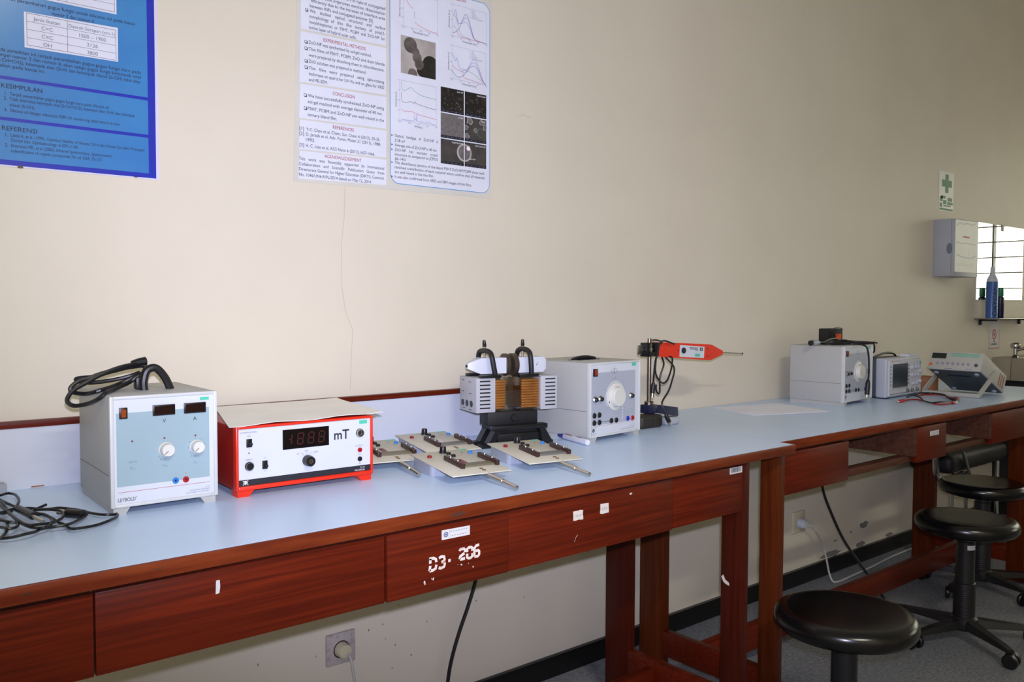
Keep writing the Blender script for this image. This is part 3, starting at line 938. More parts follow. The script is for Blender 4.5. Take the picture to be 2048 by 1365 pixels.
# --- Hall effect carrier boards, tilted forward onto their stems
def hall_board(trace, label, loc, rotz):
    t = thing('hall_effect_board', label, 'circuit board', loc, rotz, 'test boards on the left table')
    tilt = 4.3
    PL = T(0, 0, .0345) @ Matrix.Rotation(R(tilt), 4, 'X')
    W, Ln = .140, .203
    def pv(a, b_):
        return (-W / 2 + a * W, -b_ * Ln)
    m = MB(PL)
    m.box(-W / 2, W / 2, -Ln, 0, -.0025, 0, 'board_beige', .0008)
    def mark(pts, wd=.0005, c='ink_grey'):
        m.stroke([pv(*p) for p in pts], wd, .0002, c)
    for pts in ([(.24, .22), (.32, .20)], [(.40, .10), (.45, .12)], [(.34, .30), (.44, .27)], [(.62, .30), (.75, .25)], [(.66, .38), (.74, .36)], [(.70, .48), (.78, .45)], [(.60, .20), (.66, .18)], [(.15, .33), (.22, .31)], [(.82, .30), (.88, .28)]):
        mark(pts)
    plate = m.build('plate', t)
    # flat aluminium case under the rear half
    m = MB()
    w2 = W / 2 - .004
    d0, d1 = -.006, -.098
    zt = lambda y: .0345 + y * math.sin(R(tilt)) - .0028
    k = m.mi('box_grey')
    cs = []
    for (x, y) in ((-w2, d0), (-w2, d1), (w2, d1), (w2, d0)):
        cs.append((x, y))
    # rounded outline
    rad = .010
    pts = []
    for (cx, cy, a0) in ((-w2 + rad, d0 - rad, 90), (-w2 + rad, d1 + rad, 180), (w2 - rad, d1 + rad, 270), (w2 - rad, d0 - rad, 0)):
        for i in range(6):
            a = R(a0 + i * 18)
            pts.append((cx + rad * math.cos(a), cy + rad * math.sin(a)))
    lo = m.verts([(p[0], p[1], 0) for p in pts]); hi = m.verts([(p[0], p[1], zt(p[1])) for p in pts])
    m.face(list(reversed(lo)), k); m.face(hi, k)
    for i in range(len(pts)):
        j = (i + 1) % len(pts)
        m.face([lo[i], lo[j], hi[j], hi[i]], k)
    bmesh.ops.recalc_face_normals(m.bm, faces=m.bm.faces)
    m.build('underside_case', t)
    u, v = pv(.52, .09)
    m = MB(PL); m.lathe([(.0086, 0), (.0082, .0035), (.0074, .0038), (.0070, .0135), (.0062, .0148), (0, .0148)], 'black_plastic', (u, v, 0), seg=20); m.build('knob', t)
    for (a, b_), c in (((.18, .23), 'socket_darkred'), ((.556, .18), 'black_plastic'), ((.561, .285), 'black_plastic'), ((.915, .22), 'socket_blue')):
        u, v = pv(a, b_)
        m = MB(PL); m.lathe([(.0052, 0), (.0050, .0042), (.0042, .005), (.0022, .005), (.002, .002), (0, .002)], c, (u, v, 0), seg=16); m.build('socket', t)
    u, v = pv(.81, .165)
    m = MB(PL); m.ring(u, v, .0022, .0032, .0003, 'ink_grey', 14); m.build('hole', t)
    u, v = pv(.90, .035)
    m = MB(PL); m.prism([(u - .011, v - .0035), (u + .011, v - .0035), (u + .011, v + .0035), (u - .011, v + .0035)], 0, .0004, 'sticker_green'); m.build('sticker', t)
    u0, v0 = pv(.5, .585); u1, v1 = pv(.585, .42)
    m = MB(PL); m.box(u0, u1, v0, v1, 0, .001, trace)
    m.rect(u0 + .001, u0 + .005, v1 - .016, v1 - .002, .0012, 'ink_black')
    m.build('semiconductor_chip', t)
    u0, v0 = pv(.36, .75); u1, v1 = pv(.93, .64)
    m = MB(PL); m.box(u0, u1, v0, v1, .0005, .004, {'trace_red': 'trace_olive', 'sticker_white': 'trace_grey'}[trace]); m.build('contact_strip', t)
    for a in (.345, .945):
        u, v = pv(a, .38)
        m = MB(PL); m.box(u - .0045, u + .0045, -.785 * Ln, -.38 * Ln, 0, .0105, 'brown_bakelite', .0008)
        o = m.build('terminal_bar', t)
        for bb in (.50, .66):
            m = MB(PL); m.lathe([(.0026, 0), (.0026, .001), (.0018, .003), (0, .0032)], 'steel_bright', (u, -bb * Ln, .0105), seg=10); m.build('screw', o)
    u, v = pv(.985, .70)
    m = MB(PL); m.cyl((u - .004, v, .0105), (u - .004, v, .0185), .0030, 'clear_plastic', seg=12); m.build('lamp', t)
    m = MB(PL)
    for b_ in (.845, .905):
        u, v = pv(.60, b_)
        m.ring(u, v, .0018, .0040, .0012, 'brass', 14)
        m.lathe([(.0040, 0), (.0040, .0010), (.0018, .0010)], 'brass', (u, v, 0), seg=14)
    m.build('washer', t)
    u, v = pv(.60, .90)
    m = MB(PL); m.cyl((u, v, -.0058), (u, v - .075, -.0046), .0052, 'steel_bright', seg=14); m.cyl((u, v - .0752, -.0046), (u, v - .078, -.0046), .0058, 'steel_bright', seg=14); m.cyl((u, v - .0782, -.0046), (u, v - .130, -.0038), .0046, 'steel_bright', seg=14)
    m.build('stem', t)
    return t

hall_board('sticker_white', 'beige board on the right, just in front of the electromagnet stand', (1.3105, -.3285, TOP), R(-10.5))
hall_board('trace_red', 'beige board in the middle with a dark red chip, nearest the table edge', (1.089, -.332, TOP), R(-7.5))
hall_board('sticker_white', 'beige board with tall black knob at the back against the backsplash', (1.209, -.078, TOP), R(-9))
hall_board('trace_red', 'beige board half hidden behind the red metering box', (1.035, -.108, TOP), R(-12))

# --- electromagnet: two coils on a yoke, pole pieces and clamps
def electromagnet():
    t = thing('electromagnet', 'electromagnet with two copper coils and white pole pieces on a black stand', 'electromagnet', (1.431, -.174, TOP), R(-12))
    m = MB()
    m.box(-.0838, .063, -.036, .014, .0535, .088, 'black_matt', .0015)
    m.box(-.078, .063, -.036, .012, .044, .0535, 'black_matt')
    m.build('yoke', t)
    m = MB(FRONT @ T(0, 0, .0355)); m.lathe([(.0105, 0), (.0105, .005), (.0095, .006), (0, .006)], 'base_black', (-.008, .0715, 0), seg=6); m.build('clamp_nut', t)
    m = MB()
    m.box(-.079, .078, -.064, -.0365, .043, .0545, 'black_plastic', .001)
    m.box(-.072, .074, .0145, .024, .043, .0545, 'black_plastic', .001)
    m.box(-.066, .068, -.058, .016, .012, .0335, 'black_plastic', .001); m.box(-.060, .062, -.05, .014, .0335, .044, 'black_plastic')
    m.build('stand', t)
    for x0, x1 in ((-.0765, -.113), (.0705, .0945)):
        for y0 in (-.064, -.012):
            m = MB(FRONT @ T(0, 0, -y0 - .026))
            s = 1 if x0 > 0 else -1
            pts = [(x1, 0), (x1, .010), (x1 - s * .018 if x0 < 0 else x1 - .004, .011), (x0, .0425), (x0 - s * .016, .0425), (x1 - s * .030 if x0 < 0 else x1 - .03, 0)]
            m.prism(pts, 0, .026, 'black_plastic')
            bmesh.ops.recalc_face_normals(m.bm, faces=m.bm.faces)
            m.build('foot', t)
    for side in (-1, 1):
        if side < 0:
            g0, g1, c0, c1 = -.119, -.0642, -.0640, -.0125
            y0 = -.0400
        else:
            g0, g1, c0, c1 = .0697, .1205, .0105, .0695
            y0 = -.0400
        y1 = y0 + .102
        z0, z1 = .0885, .1778
        m = MB(); m.box(g0, g1, y0, y1, z0, z1, 'coil_grey', .0015)
        co = m.build('coil_housing', t)
        m = MB(T(0, y0, 0) @ FRONT)
        ga, gb = (g0 + .010, g1 - .015) if side < 0 else (g0 + .014, g1 - .006)
        for k in range(8):
            z = z0 + .010 + k * .0099
            m.rect(ga, gb, z, z + .0036, .0003, 'black_matt')
        m.build('vent_slot', co)
        if side < 0:
            sf = T(g0, 0, 0) @ Matrix(((0, 0, -1, 0), (-1, 0, 0, 0), (0, 1, 0, 0), (0, 0, 0, 1)))
            m = MB(sf)
            for (a, b_, wd) in ((.1, .93, .014), (.55, .90, .016), (.1, .60, .012), (.58, .56, .016), (.58, .33, .015), (.14, .11, .014), (.58, .09, .016)):
                uu = -y1 + .006 + a * .090
                m.rect(uu, uu + wd, z0 + b_ * .089 - .003, z0 + b_ * .089 - .0015, .0003, 'ink_black')
            m.build('label_mark', co)
            for q in range(3):
                m = MB(sf); m.lathe([(.0085, 0), (.0085, .0008), (.006, .0012), (0, .0012)], 'black_plastic', (-y1 + .018 + q * .027, z0 + .021, 0), seg=18); m.build('socket', co)
        # clear bobbin with the copper winding showing through
        m = MB()
        m.box(c0, c1, y0 + .002, y1 - .002, z0 + .0005, z0 + .003, 'clear_plastic'); m.box(c0, c1, y0 + .002, y1 - .002, z1 - .003, z1 - .0005, 'clear_plastic')
        m.box(c0, c1, y0 + .002, y0 + .0035, z0 + .003, z1 - .003, 'clear_plastic')
        if side < 0:
            m.box(c1 - .0015, c1, y0 + .0035, y1 - .002, z0 + .003, z1 - .003, 'clear_plastic')
        else:
            m.box(c0, c0 + .0015, y0 + .0035, y1 - .002, z0 + .003, z1 - .003, 'clear_plastic')
        m.build('clear_cover', co)
        m = MB()
        x0w, x1w = (c0, c1 - .017) if side < 0 else (c0 + .006, c1)
        nt = 11
        for k in range(nt):
            za = z0 + .006 + (z1 - z0 - .013) * k / nt
            zb = za + (z1 - z0 - .013) / nt
            m.box(x0w, x1w, y0 + .007, y1 - .007, za + .0002, zb - .0002, 'copper', .0028, 3)
        m.build('winding', co)
        m = MB()
        xl0, xl1 = (-.0560, -.0350) if side < 0 else (.0220, .0630)
        m.box(xl0, xl1, -.010, .034, .0882, .1862, 'pole_iron'); m.build('core_limb', t)
    # pole pieces
    zc, hw = .2070, .0205
    yc = .006
    def bar(x0, x1, x2, x3, nm):
        q = MB(); k = q.mi('pole_white')
        def ring(x, h):
            return q.verts([(x, yc - h, zc - h), (x, yc + h, zc - h), (x, yc + h, zc + h), (x, yc - h, zc + h)])
        rs = [ring(x0, hw if x0 == x1 else hw * .35), ring(x1, hw), ring(x2, hw), ring(x3, hw if x2 == x3 else hw * .62)]
        if x0 == x1: rs = rs[1:]
        if x2 == x3: rs = rs[:-1]
        q.face(list(reversed(rs[0])), k); q.face(rs[-1], k)
        for a, c in zip(rs, rs[1:]):
            for i in range(4):
                j = (i + 1) % 4
                q.face([a[i], a[j], c[j], c[i]], k)
        bmesh.ops.recalc_face_normals(q.bm, faces=q.bm.faces)
        return q.build(nm, t)
    lb = bar(-.1245, -.0935, -.0195, -.0195, 'pole_piece')
    rb = bar(.0165, .0165, .092, .105, 'pole_piece')
    m = MB(); m.cyl((-.127, yc, zc), (-.1245, yc, zc), .0035, 'black_matt', seg=12); m.build('bore', lb)
    m = MB(T(0, yc - hw - .0003, 0) @ FRONT); m.disc(.074, zc + .004, .0013, 0, 'ink_black', 8); m.disc(.0715, zc - .0005, .0014, 0, 'ink_black', 8); m.build('mark', rb)
    for x0, x1 in ((-.0192, -.0090), (.0015, .0160)):
        m = MB(); m.lathe([(0, 0), (.0285, 0), (.0300, .0012), (.0300, x1 - x0 - .0012), (.0285, x1 - x0), (0, x1 - x0)], 'pole_iron', (x0, yc, zc + .0008), (1, 0, 0), 36); m.build('pole_disc', t)
    for kn, ph, pts in ((-.0742, (-.108, -.049), [(-.0643, -.0385, .1860), (-.0688, -.0400, .2036), (-.0732, -.0380, .2297), (-.0735, -.0280, .2417), (-.0738, -.0090, .2456), (-.0743, .0150, .2456), (-.0747, .0360, .2401), (-.0742, .0430, .218), (-.0740, .0430, .1860)]),
                       (.0389, (.0041, .0613), [(.0423, -.0385, .1860), (.0409, -.0400, .2030), (.0394, -.0380, .2311), (.0400, -.0280, .2433), (.0393, -.0090, .2480), (.0385, .0150, .2478), (.0403, .0360, .2404), (.0410, .0430, .218), (.0410, .0430, .1860)])):
        m = MB(); m.tube(pts, .0068, 'black_matt', 10, 5); c = m.build('clamp', t)
        for ya, yb2 in ((-.046, -.0305), (.036, .052)):
            m = MB(); m.box(ph[0], ph[1], ya, yb2, .1782, .1855, 'black_plastic', .0008); m.build('clamp_foot', c)
        m = MB(); m.cyl((kn, .004, .2276), (kn, .004, .2580), .0026, 'steel_bright', seg=10); m.build('screw', c)
        m = MB(); m.lathe([(.0040, 0), (.0050, .002), (.0044, .014), (.0036, .0175), (0, .018)], 'black_plastic', (kn, .004, .2565), (-.12 if kn < 0 else -.05, 0, 1), 14); m.build('screw_handle', c)
    return t

electromagnet()

# --- large-dial power supply: two of them
def dial_power_supply(label, loc, rotz, w, h, d, red_led=False):
    t = thing('power_supply', label, 'power supply', loc, rotz)
    case_shell(t, w, d, h, 0.012, seam=0.0825)
    s, q = w / .2213, h / .2125
    p = MB(FRONT)
    p.box(.006, w - .006, .018, h - .006, -.004, 0, 'panel_white')
    p.prism([(.0075 * s, .0445 * q), (.1985 * s, .0445 * q), (.1985 * s, .1855 * q), (.0075 * s, .1855 * q)], -.0005, .0002, 'panel_lilacgrey')
    p.rect(.0075 * s, .1985 * s, .0415 * q, .0420 * q, .0003, 'ink_red')
    p.ring(.0975 * s, .187 * q, .0062, .0068, .0004, 'ink_black', 20); p.ring(.1075 * s, .187 * q, .0062, .0068, .0004, 'ink_black', 20)
    p.rect(.1022 * s, .1028 * s, .180 * q, .201 * q, .0004, 'ink_black'); p.rect(.086 * s, .0912 * s, .1866 * q, .1874 * q, .0004, 'ink_black'); p.rect(.1138 * s, .120 * s, .1866 * q, .1874 * q, .0004, 'ink_black')
    p.text('U / V AC/DC', .0045, .1015 * s, .1645 * q, .0004, 'ink_grey', 'CENTER')
    p.ring(.108 * s, .1165 * q, .0395, .0430, .0003, 'panel_white', 40, -10, 215)
    for k in range(21):
        a = R(218 - k * 12.8)
        p.stroke([(.108 * s + .0445 * math.cos(a), .1165 * q + .0445 * math.sin(a)), (.108 * s + (.050 if k % 5 == 0 else .0475) * math.cos(a), .1165 * q + (.050 if k % 5 == 0 else .0475) * math.sin(a))], .0006, .0004, 'ink_grey')
    for k, tx in enumerate(('0', '5', '10', '15', '20')):
        a = R(218 - k * 64)
        p.text(tx, .0045, .108 * s + .054 * math.cos(a), .1165 * q + .054 * math.sin(a) - .0015, .0004, 'ink_grey', 'CENTER')
    p.rect(.0394 * s, .0909 * s, .0510 * q, .0522 * q, .0004, 'ink_black'); p.rect(.0177 * s, .0394 * s, .0511 * q, .0521 * q, .0004, 'ink_black')
    for uu in (.0180, .0394):
        p.text('~', .006, uu * s, .080 * q, .0004, 'ink_grey', 'CENTER')
    p.rect(.0965 * s, .1850 * s, .0760 * q, .0763 * q, .0004, 'ink_grey'); p.rect(.0965 * s, .1850 * s, .0690 * q, .0693 * q, .0004, 'ink_grey')
    for uu in (.0965, .112, .128, .146, .166, .185):
        p.rect(uu * s, uu * s + .0004, .0690 * q, .0763 * q, .0004, 'ink_grey')
    p.rect(.141 * s, .1425 * s, .048 * q, .095 * q, .0003, 'panel_white')
    for k in range(5):
        p.rect(.138 * s, .1455 * s, (.056 + k * .008) * q, (.0575 + k * .008) * q, .0003, 'panel_white')
    p.text('521 35', .0030, .1955 * s, .0330 * q, .0004, 'ink_grey', 'RIGHT')
    p.text('STELLTRAFO', .0034, .1955 * s, .0280 * q, .0004, 'ink_grey', 'RIGHT')
    p.text('VARIABLE LOW VOLTAGE TRANSFORMER', .0034, .1955 * s, .0230 * q, .0004, 'ink_grey', 'RIGHT')
    u, v = .0150 * s, .0310 * q
    p.ring(u, v, .0030, .0054, .0004, 'ink_black', 18, -50, 230); p.poly([(u - .0018, v - .005), (u + .0012, v - .005), (u + .0024, v + .0028), (u - .0006, v + .004)], .0004, 'ink_black')
    for sx in (-1, 1):
        for sy in (-1, 1):
            p.poly([(u + sx * .0078, v + sy * .0085), (u + sx * .0048, v + sy * .0085), (u + sx * .0078, v + sy * .0055)], .0004, 'ink_black')
    p.text('LEYBOLD', .0026, u, v - .0115, .0004, 'ink_black', 'CENTER')
    p.build('front_panel', t)
    rocker(t, .0118 * s, .0298 * s, .1760 * q, .1965 * q, 'switch_red')
    m = MB(FRONT)
    u, v = .108 * s, .1165 * q
    m.lathe([(.0375, 0), (.0375, .0025), (.0365, .003), (.0300, .0032), (.0290, .004), (.0262, .016), (.0245, .0175), (0, .0175)], 'knob_cream', (u, v, 0), seg=44)
    kb = m.build('dial_knob', t)
    m = MB(FRONT)
    a = R(205); ca, sa = math.cos(a), math.sin(a)
    tip = (u + .0355 * ca, v + .0355 * sa); bs = (u + .0305 * ca, v + .0305 * sa)
    m.poly([tip, (bs[0] - sa * .003, bs[1] + ca * .003), (bs[0] + sa * .003, bs[1] - ca * .003)], .0035, 'ink_black'); m.build('pointer', kb)
    for (uu, vv) in ((.0192, .1143), (.0419, .1146), (.1776, .1140)):
        m = MB(FRONT); m.lathe([(.0090, 0), (.0090, .003), (.0066, .006), (.0058, .006)], 'chrome', (uu * s, vv * q, 0), seg=20); o = m.build('push_button', t)
        m = MB(FRONT); m.lathe([(.0058, .004), (.0056, .0095), (.0048, .0105), (0, .0105)], 'black_plastic', (uu * s, vv * q, 0), seg=18); m.build('button_cap', o)
    for (uu, vv) in ((.0181, .0712), (.0392, .0713), (.0177, .0516), (.0394, .0516), (.0909, .0513), (.1130, .0509)):
        banana(t, uu * s, vv * q, .0075, 'black_plastic')
    banana(t, .1644 * s, .0510 * q, .0072, 'socket_deepblue'); banana(t, .1864 * s, .0505 * q, .0072, 'socket_red')
    green_sticker(t, .1815 * s, .2005 * s, .1970 * q, .2060 * q, .0008)
    m = MB()
    # folded handle lying over its recess in the lid
    m.prism([(w * .30, d * .40), (w * .70, d * .40), (w * .70, d * .60), (w * .30, d * .60)], h - .0005, h + .0006, 'black_matt')
    m.tube([(w * .28, d * .5, h + .001), (w * .40, d * .5, h + .0055), (w * .5, d * .5, h + .0065), (w * .60, d * .5, h + .0055), (w * .72, d * .5, h + .001)], .0055, 'black_rubber', 8, 5)
    m.build('handle', t)
    for uu in (.22, .78):
        m = MB(); m.lathe([(.007, 0), (.006, .0015), (0, .002)], 'steel', (w * uu, d * .5, h), seg=14); m.build('handle_rivet', t)
    return t

dial_power_supply('white power supply with a large cream dial, standing behind the electromagnet', (1.5876, -.3156, TOP), R(5.63), .2213, .2125, .23)
dial_power_supply('white power supply with a large cream dial and cables piled on its lid', (2.9005, -.3028, TOP), R(5.83), .2541, .2185, .2116)

# --- whiteboard marker
def marker():
    a, c = Vector((1.5866, -.1968, TOP + .0082)), Vector((1.5568, -.3532, TOP + .0082))
    c = Vector((1.5555, -.337, TOP + .0082))
    t = thing('whiteboard_marker', 'white whiteboard marker with a blue cap lying beside the white power supply', 'marker', (a + c) / 2)
    a, c = a - t.location, c - t.location
    dv = (c - a).normalized()
    m = MB(); m.lathe([(0, 0), (.0072, 0), (.0078, .002), (.0082, .112), (.0074, .118), (0, .118)], 'marker_white', a + dv * .030, dv, 20)
    o = m.build('barrel', t)
    m = MB()
    fr = Matrix.Translation(a + dv * .030 + Vector((0, 0, .0083)))
    x = dv; zc_ = Vector((0, 0, 1)); y = zc_.cross(x)
    fr = Matrix(((x.x, y.x, 0, fr[0][3]), (x.y, y.y, 0, fr[1][3]), (x.z, y.z, 1, fr[2][3]), (0, 0, 0, 1)))
    m = MB(fr)
    for k in range(4):
        m.box(.006, .045 - k * .004, -.004 + k * .0022, -.0034 + k * .0022, -.0012, .00005 - abs(k - 1.5) * .0003, 'ink_red' if k == 0 else 'ink_grey')
    for k in range(5):
        m.box(.068 + k * .0042, .0708 + k * .0042, -.003, .003, -.0012, .00015, 'ink_grey')
    m.build('print', o)
    m = MB(); m.lathe([(0, 0), (.0062, 0), (.0070, .003), (.0072, .028), (.0076, .0305), (0, .0305)], 'marker_blue', a, dv, 16); m.build('cap', t)
marker()
m = MB(); m.tube([(1.57, -.13, TOP + .002), (1.584, -.150, TOP + .0022), (1.592, -.173, TOP + .0025), (1.596, -.190, TOP + .003)], .0016, 'ink_black', 6, 5)
tag(m.build('thin_lead'), 'thin dark lead lying on the table behind the blue marker cap', 'cable')

# --- retort stand with V base
def retort_stand():
    rx, ry = 1.9535, -.200
    t = thing('retort_stand', 'steel rod on a navy V-shaped base standing right of the white power supply', 'stand', (rx, ry, TOP))
    m = MB()
    m.box(-.020, .022, -.018, .018, .040, .066, 'navy_paint', .003)
    for ang, L in ((-8, .108), (42, .13)):
        q = MB(Matrix.Rotation(R(ang), 4, 'Z'))
        k = q.mi('navy_paint')
        sec = lambda x, hy, z0, z1: q.verts([(x, -hy, z0), (x, hy, z0), (x, hy * .8, z1), (x, -hy * .8, z1)])
        rs = [sec(.018, .018, .0405, .0655), sec(L - .01, .0165, .0255, .0535), sec(L, .013, .0265, .0515)]
        q.face(list(reversed(rs[0])), k); q.face(rs[-1], k)
        for a, c in zip(rs, rs[1:]):
            for i in range(4):
                j = (i + 1) % 4
                q.face([a[i], a[j], c[j], c[i]], k)
        bmesh.ops.recalc_face_normals(q.bm, faces=q.bm.faces)
        q.build('base_leg', t)
        q = MB(Matrix.Rotation(R(ang), 4, 'Z')); q.box(L - .055, L + .002, -.019, .019, 0, .0245, 'cabinet_grey', .008, 3); q.build('foot', t)
    m.build('base_block', t)
    m = MB()
    m.box(-.075, .022, -.040, .012, 0, .039, 'dark_ribbed', .010, 3)
    for k in range(11):
        xx = -.062 + k * .0072
        m.box(xx, xx + .0022, -.0408, -.039, .008, .031, 'dark_ribbed')
    m.build('ribbed_foot', t)
    m = MB(); m.lathe([(.014, 0), (.014, .008), (.0115, .0105), (0, .0105)], 'rod_steel', (0, 0, .066), seg=18); m.build('collar', t)
    m = MB(); m.cyl((0, 0, .064), (0, 0, .2665), .0062, 'rod_steel', seg=16); m.build('rod', t)
    return t
retort_stand()

def clamp_boss():
    t = thing('bosshead_clamp', 'black bosshead clamp with a grey wing screw near the top of the steel rod', 'clamp', (1.9535, -.2, 1.013))
    m = MB()
    m.box(-.0285, -.0065, -.017, .012, -.021, .021, 'black_plastic', .002)
    m.box(.0065, .036, -.017, .012, -.021, .021, 'black_plastic', .002)
    m.box(-.008, .008, .0066, .012, -.021, .021, 'black_plastic'); m.box(-.008, .008, -.017, -.0098, -.019, -.008, 'black_plastic')
    m.build('body', t)
    m = MB(FRONT @ T(0, 0, .017)); m.lathe([(.007, 0), (.0065, .002), (0, .0024)], 'steel', (-.014, 0, 0), seg=16); m.build('bolt', t)
    m = MB(); m.cyl((-.0285, -.003, 0), (-.038, -.003, 0), .004, 'steel', seg=12); m.box(-.055, -.038, -.006, 0, -.014, .014, 'steel', .002); m.build('wing_screw', t)
clamp_boss()

# --- red probe held by the clamp, its lead looped over it
def probe():
    t = thing('hall_probe', 'red handheld probe with a thin steel tip held sideways by the stand clamp', 'probe', (1.9905, -.203, 1.012), 0)
    FR = Matrix.Rotation(R(0), 4, 'Z') @ Matrix.Rotation(R(3.6), 4, 'Y')
    th = .030
    m = MB(FR @ FRONT)
    m.prism([(-.013, -.0215), (.224, -.0265), (.242, -.0255), (.301, -.006), (.303, 0), (.301, .006), (.242, .0235), (.224, .0245), (-.013, .0220)], -th / 2, th / 2, 'orange_red_paint')
    bmesh.ops.bevel(m.bm, geom=[e for e in m.bm.edges if len(e.link_faces) == 2 and e.calc_face_angle(0) > 1.0], offset=.003, segments=2, affect='EDGES')
    m.build('housing', t)
    m = MB(FR @ FRONT @ T(0, 0, th / 2))
    m.prism([(.083, -.0195), (.204, -.0205), (.204, .0160), (.083, .0170)], 0, .0006, 'panel_white')
    m.rect(.195 - .014, .195, .002, .0125, .0008, 'ink_black'); m.ring(.188, .0072, .0016, .0034, .0009, 'panel_white', 12)
    for k, (a0, a1) in enumerate(((.130, .175), (.133, .175), (.158, .175))):
        for j in range(int((a1 - a0) / .008)):
            m.rect(a0 + j * .008, a0 + j * .008 + .0062, .0095 - k * .0042, .0118 - k * .0042, .0008, 'ink_black' if k < 2 else 'ink_grey')
    m.prism([(.158, -.0165), (.182, -.0168), (.182, -.0075), (.158, -.0072)], .0006, .0009, 'sticker_green')
    m.build('label_plate', t)
    m = MB(FR @ FRONT @ T(0, 0, th / 2)); m.lathe([(.0095, 0), (.0090, .003), (0, .003)], 'black_plastic', (.1005, .0005, .0006), seg=18); m.build('button', t)
    for (u, v) in ((.075, .0), (.222, .0095), (.222, -.0135)):
        m = MB(FR @ FRONT @ T(0, 0, th / 2)); m.lathe([(.0024, -.0005), (.0024, .0004), (0, .0004)], 'black_matt', (u, v, 0), seg=10); m.build('screw_hole', t)
    m = MB(FR @ FRONT)
    m.cyl((.303, 0, 0), (.309, 0, 0), .0042, 'sticker_green', seg=12)
    m.prism([(.309, -.0024), (.430, -.0022), (.430, .0018), (.309, .0022)], -.0006, .0006, 'steel_bright')
    for k in range(9):
        m.rect(.320 + k * .012, .3245 + k * .012, -.0012, .0012, .0008, 'ink_grey')
    m.box(.426, .4325, -.0032, .0030, -.0012, .0012, 'pole_iron')
    m.build('tip', t)
    # the lead
    L = Vector((-1.9905, .203, -1.012))
    y = -.226
    A = [(2.035, y - .002, 1.028), (2.002, y - .006, 1.036), (1.984, y - .006, 1.0395), (1.963, y - .010, 1.036), (1.948, y - .010, 1.012), (1.948, y - .004, .977), (1.952, y, .945), (1.966, y, .923), (1.987, y, .911), (2.006, y, .919), (2.020, y, .942), (2.028, y, .967), (2.026, y, .988), (2.022, -.203, .9885)]
    B = [(1.985, -.185, 1.0395), (1.975, -.205, 1.0415), (1.960, y - .016, 1.037), (1.947, y - .018, 1.028), (1.940, y - .018, 1.005), (1.935, y - .014, .982), (1.934, y - .010, .948), (1.934, y - .008, .914)]
    Cc = [(2.005, -.205, .9885), (1.985, y - .004, .969), (1.971, y - .006, .944), (1.966, y - .005, .924), (1.969, y - .003, .902), (1.972, y, .884), (1.964, y, .881), (1.951, y - .004, .894), (1.941, y - .012, .909)]
    D = [(2.019, -.206, .9885), (2.026, y - .010, .956), (2.015, y - .010, .914), (1.998, y - .012, .887), (1.974, y - .014, .865), (1.962, y - .018, .852), (1.964, y - .022, .838), (1.972, y - .026, .818)]
    m = MB(T(*L))
    for P in (A, B, Cc, D):
        m.tube(P, .0027, 'black_rubber', 7, 6)
    o = m.build('lead', t)
    m = MB(T(*L)); m.tube([(1.934, y - .008, .916), (1.932, y - .008, .900), (1.930, y - .008, .884)], lambda q: .0048 + .002 * min(1, q * 3), 'black_rubber', 12, 4); m.cyl((1.930, y - .008, .884), (1.9285, y - .008, .871), .0055, 'steel_bright', seg=14); m.build('plug', o)
    m = MB(T(*L)); m.tube([(1.971, y - .025, .822), (1.977, y - .027, .808), (1.983, y - .029, .796)], lambda q: .0044 + .0024 * min(1, q * 3), 'black_rubber', 12, 4); m.cyl((1.983, y - .029, .796), (1.9875, y - .030, .7868), .0058, 'steel_bright', seg=14); m.build('plug', o)
    return t
probe()

# --- papers on the right table
sheet('paper_sheet', [(2.4119, -.2517), (2.7000, -.3520), (2.772, -.095), (2.4862, -.0305)], TOP + .0004, 'lower blank sheet whose edge shows left under the other sheet on the right table', 'paper_bright', 'blank papers on the right table', 0, 3, 4, .0005)
sheet('paper_sheet', [(2.424, -.2560), (2.7179, -.3565), (2.7902, -.1108), (2.4960, -.0340)], TOP + .0011, 'upper blank sheet lying flat on the right table left of the cable-topped supply', 'paper_bright', 'blank papers on the right table', .0, 4, 4, .0005)

# --- cables and things on the far power supply
HT = TOP + .2185
m = MB()
ka = [(2.905, -.20, HT + .012), (2.936, -.20, HT + .012), (2.969, -.19, HT + .016), (3.021, -.18, HT + .022), (3.069, -.17, HT + .021), (3.134, -.17, HT + .012), (3.175, -.21, HT + .008), (3.185, -.27, HT + .006), (3.17, -.285, HT + .005)]
kc = [(2.940, -.20, HT + .004), (2.96, -.22, HT + .008), (3.021, -.23, HT + .018), (3.070, -.245, HT + .008), (3.120, -.262, HT + .004), (3.165, -.272, HT + .004), (3.196, -.262, HT - .010), (3.203, -.258, HT - .030), (3.200, -.250, HT - .034)]
kd = [(3.18, -.16, HT + .008), (3.119, -.16, HT + .014), (3.045, -.17, HT + .016), (2.988, -.19, HT + .010), (2.945, -.21, HT + .004), (2.985, -.24, HT + .004), (3.03, -.255, HT + .005), (3.035, -.29, HT + .004), (3.0330, -.3150, HT - .004), (3.0360, -.3220, HT - .03), (3.0400, -.3230, HT - .062), (3.0390, -.3240, HT - .10), (3.0330, -.3250, HT - .128)]
for P in (ka, kc, kd):
    m.tube(P, .0034, 'black_rubber', 7, 6)
m.tube([(2.95, -.17, HT + .005), (3.0, -.15, HT + .008), (3.08, -.15, HT + .008), (3.15, -.18, HT + .005), (3.12, -.22, HT + .004), (3.02, -.20, HT + .004), (2.95, -.18, HT + .004)], .0034, 'black_rubber', 7, 6)
o = tag(m.build('test_cable'), 'thick black cable bundled on the far white power supply, one end hanging over its front', 'cable')
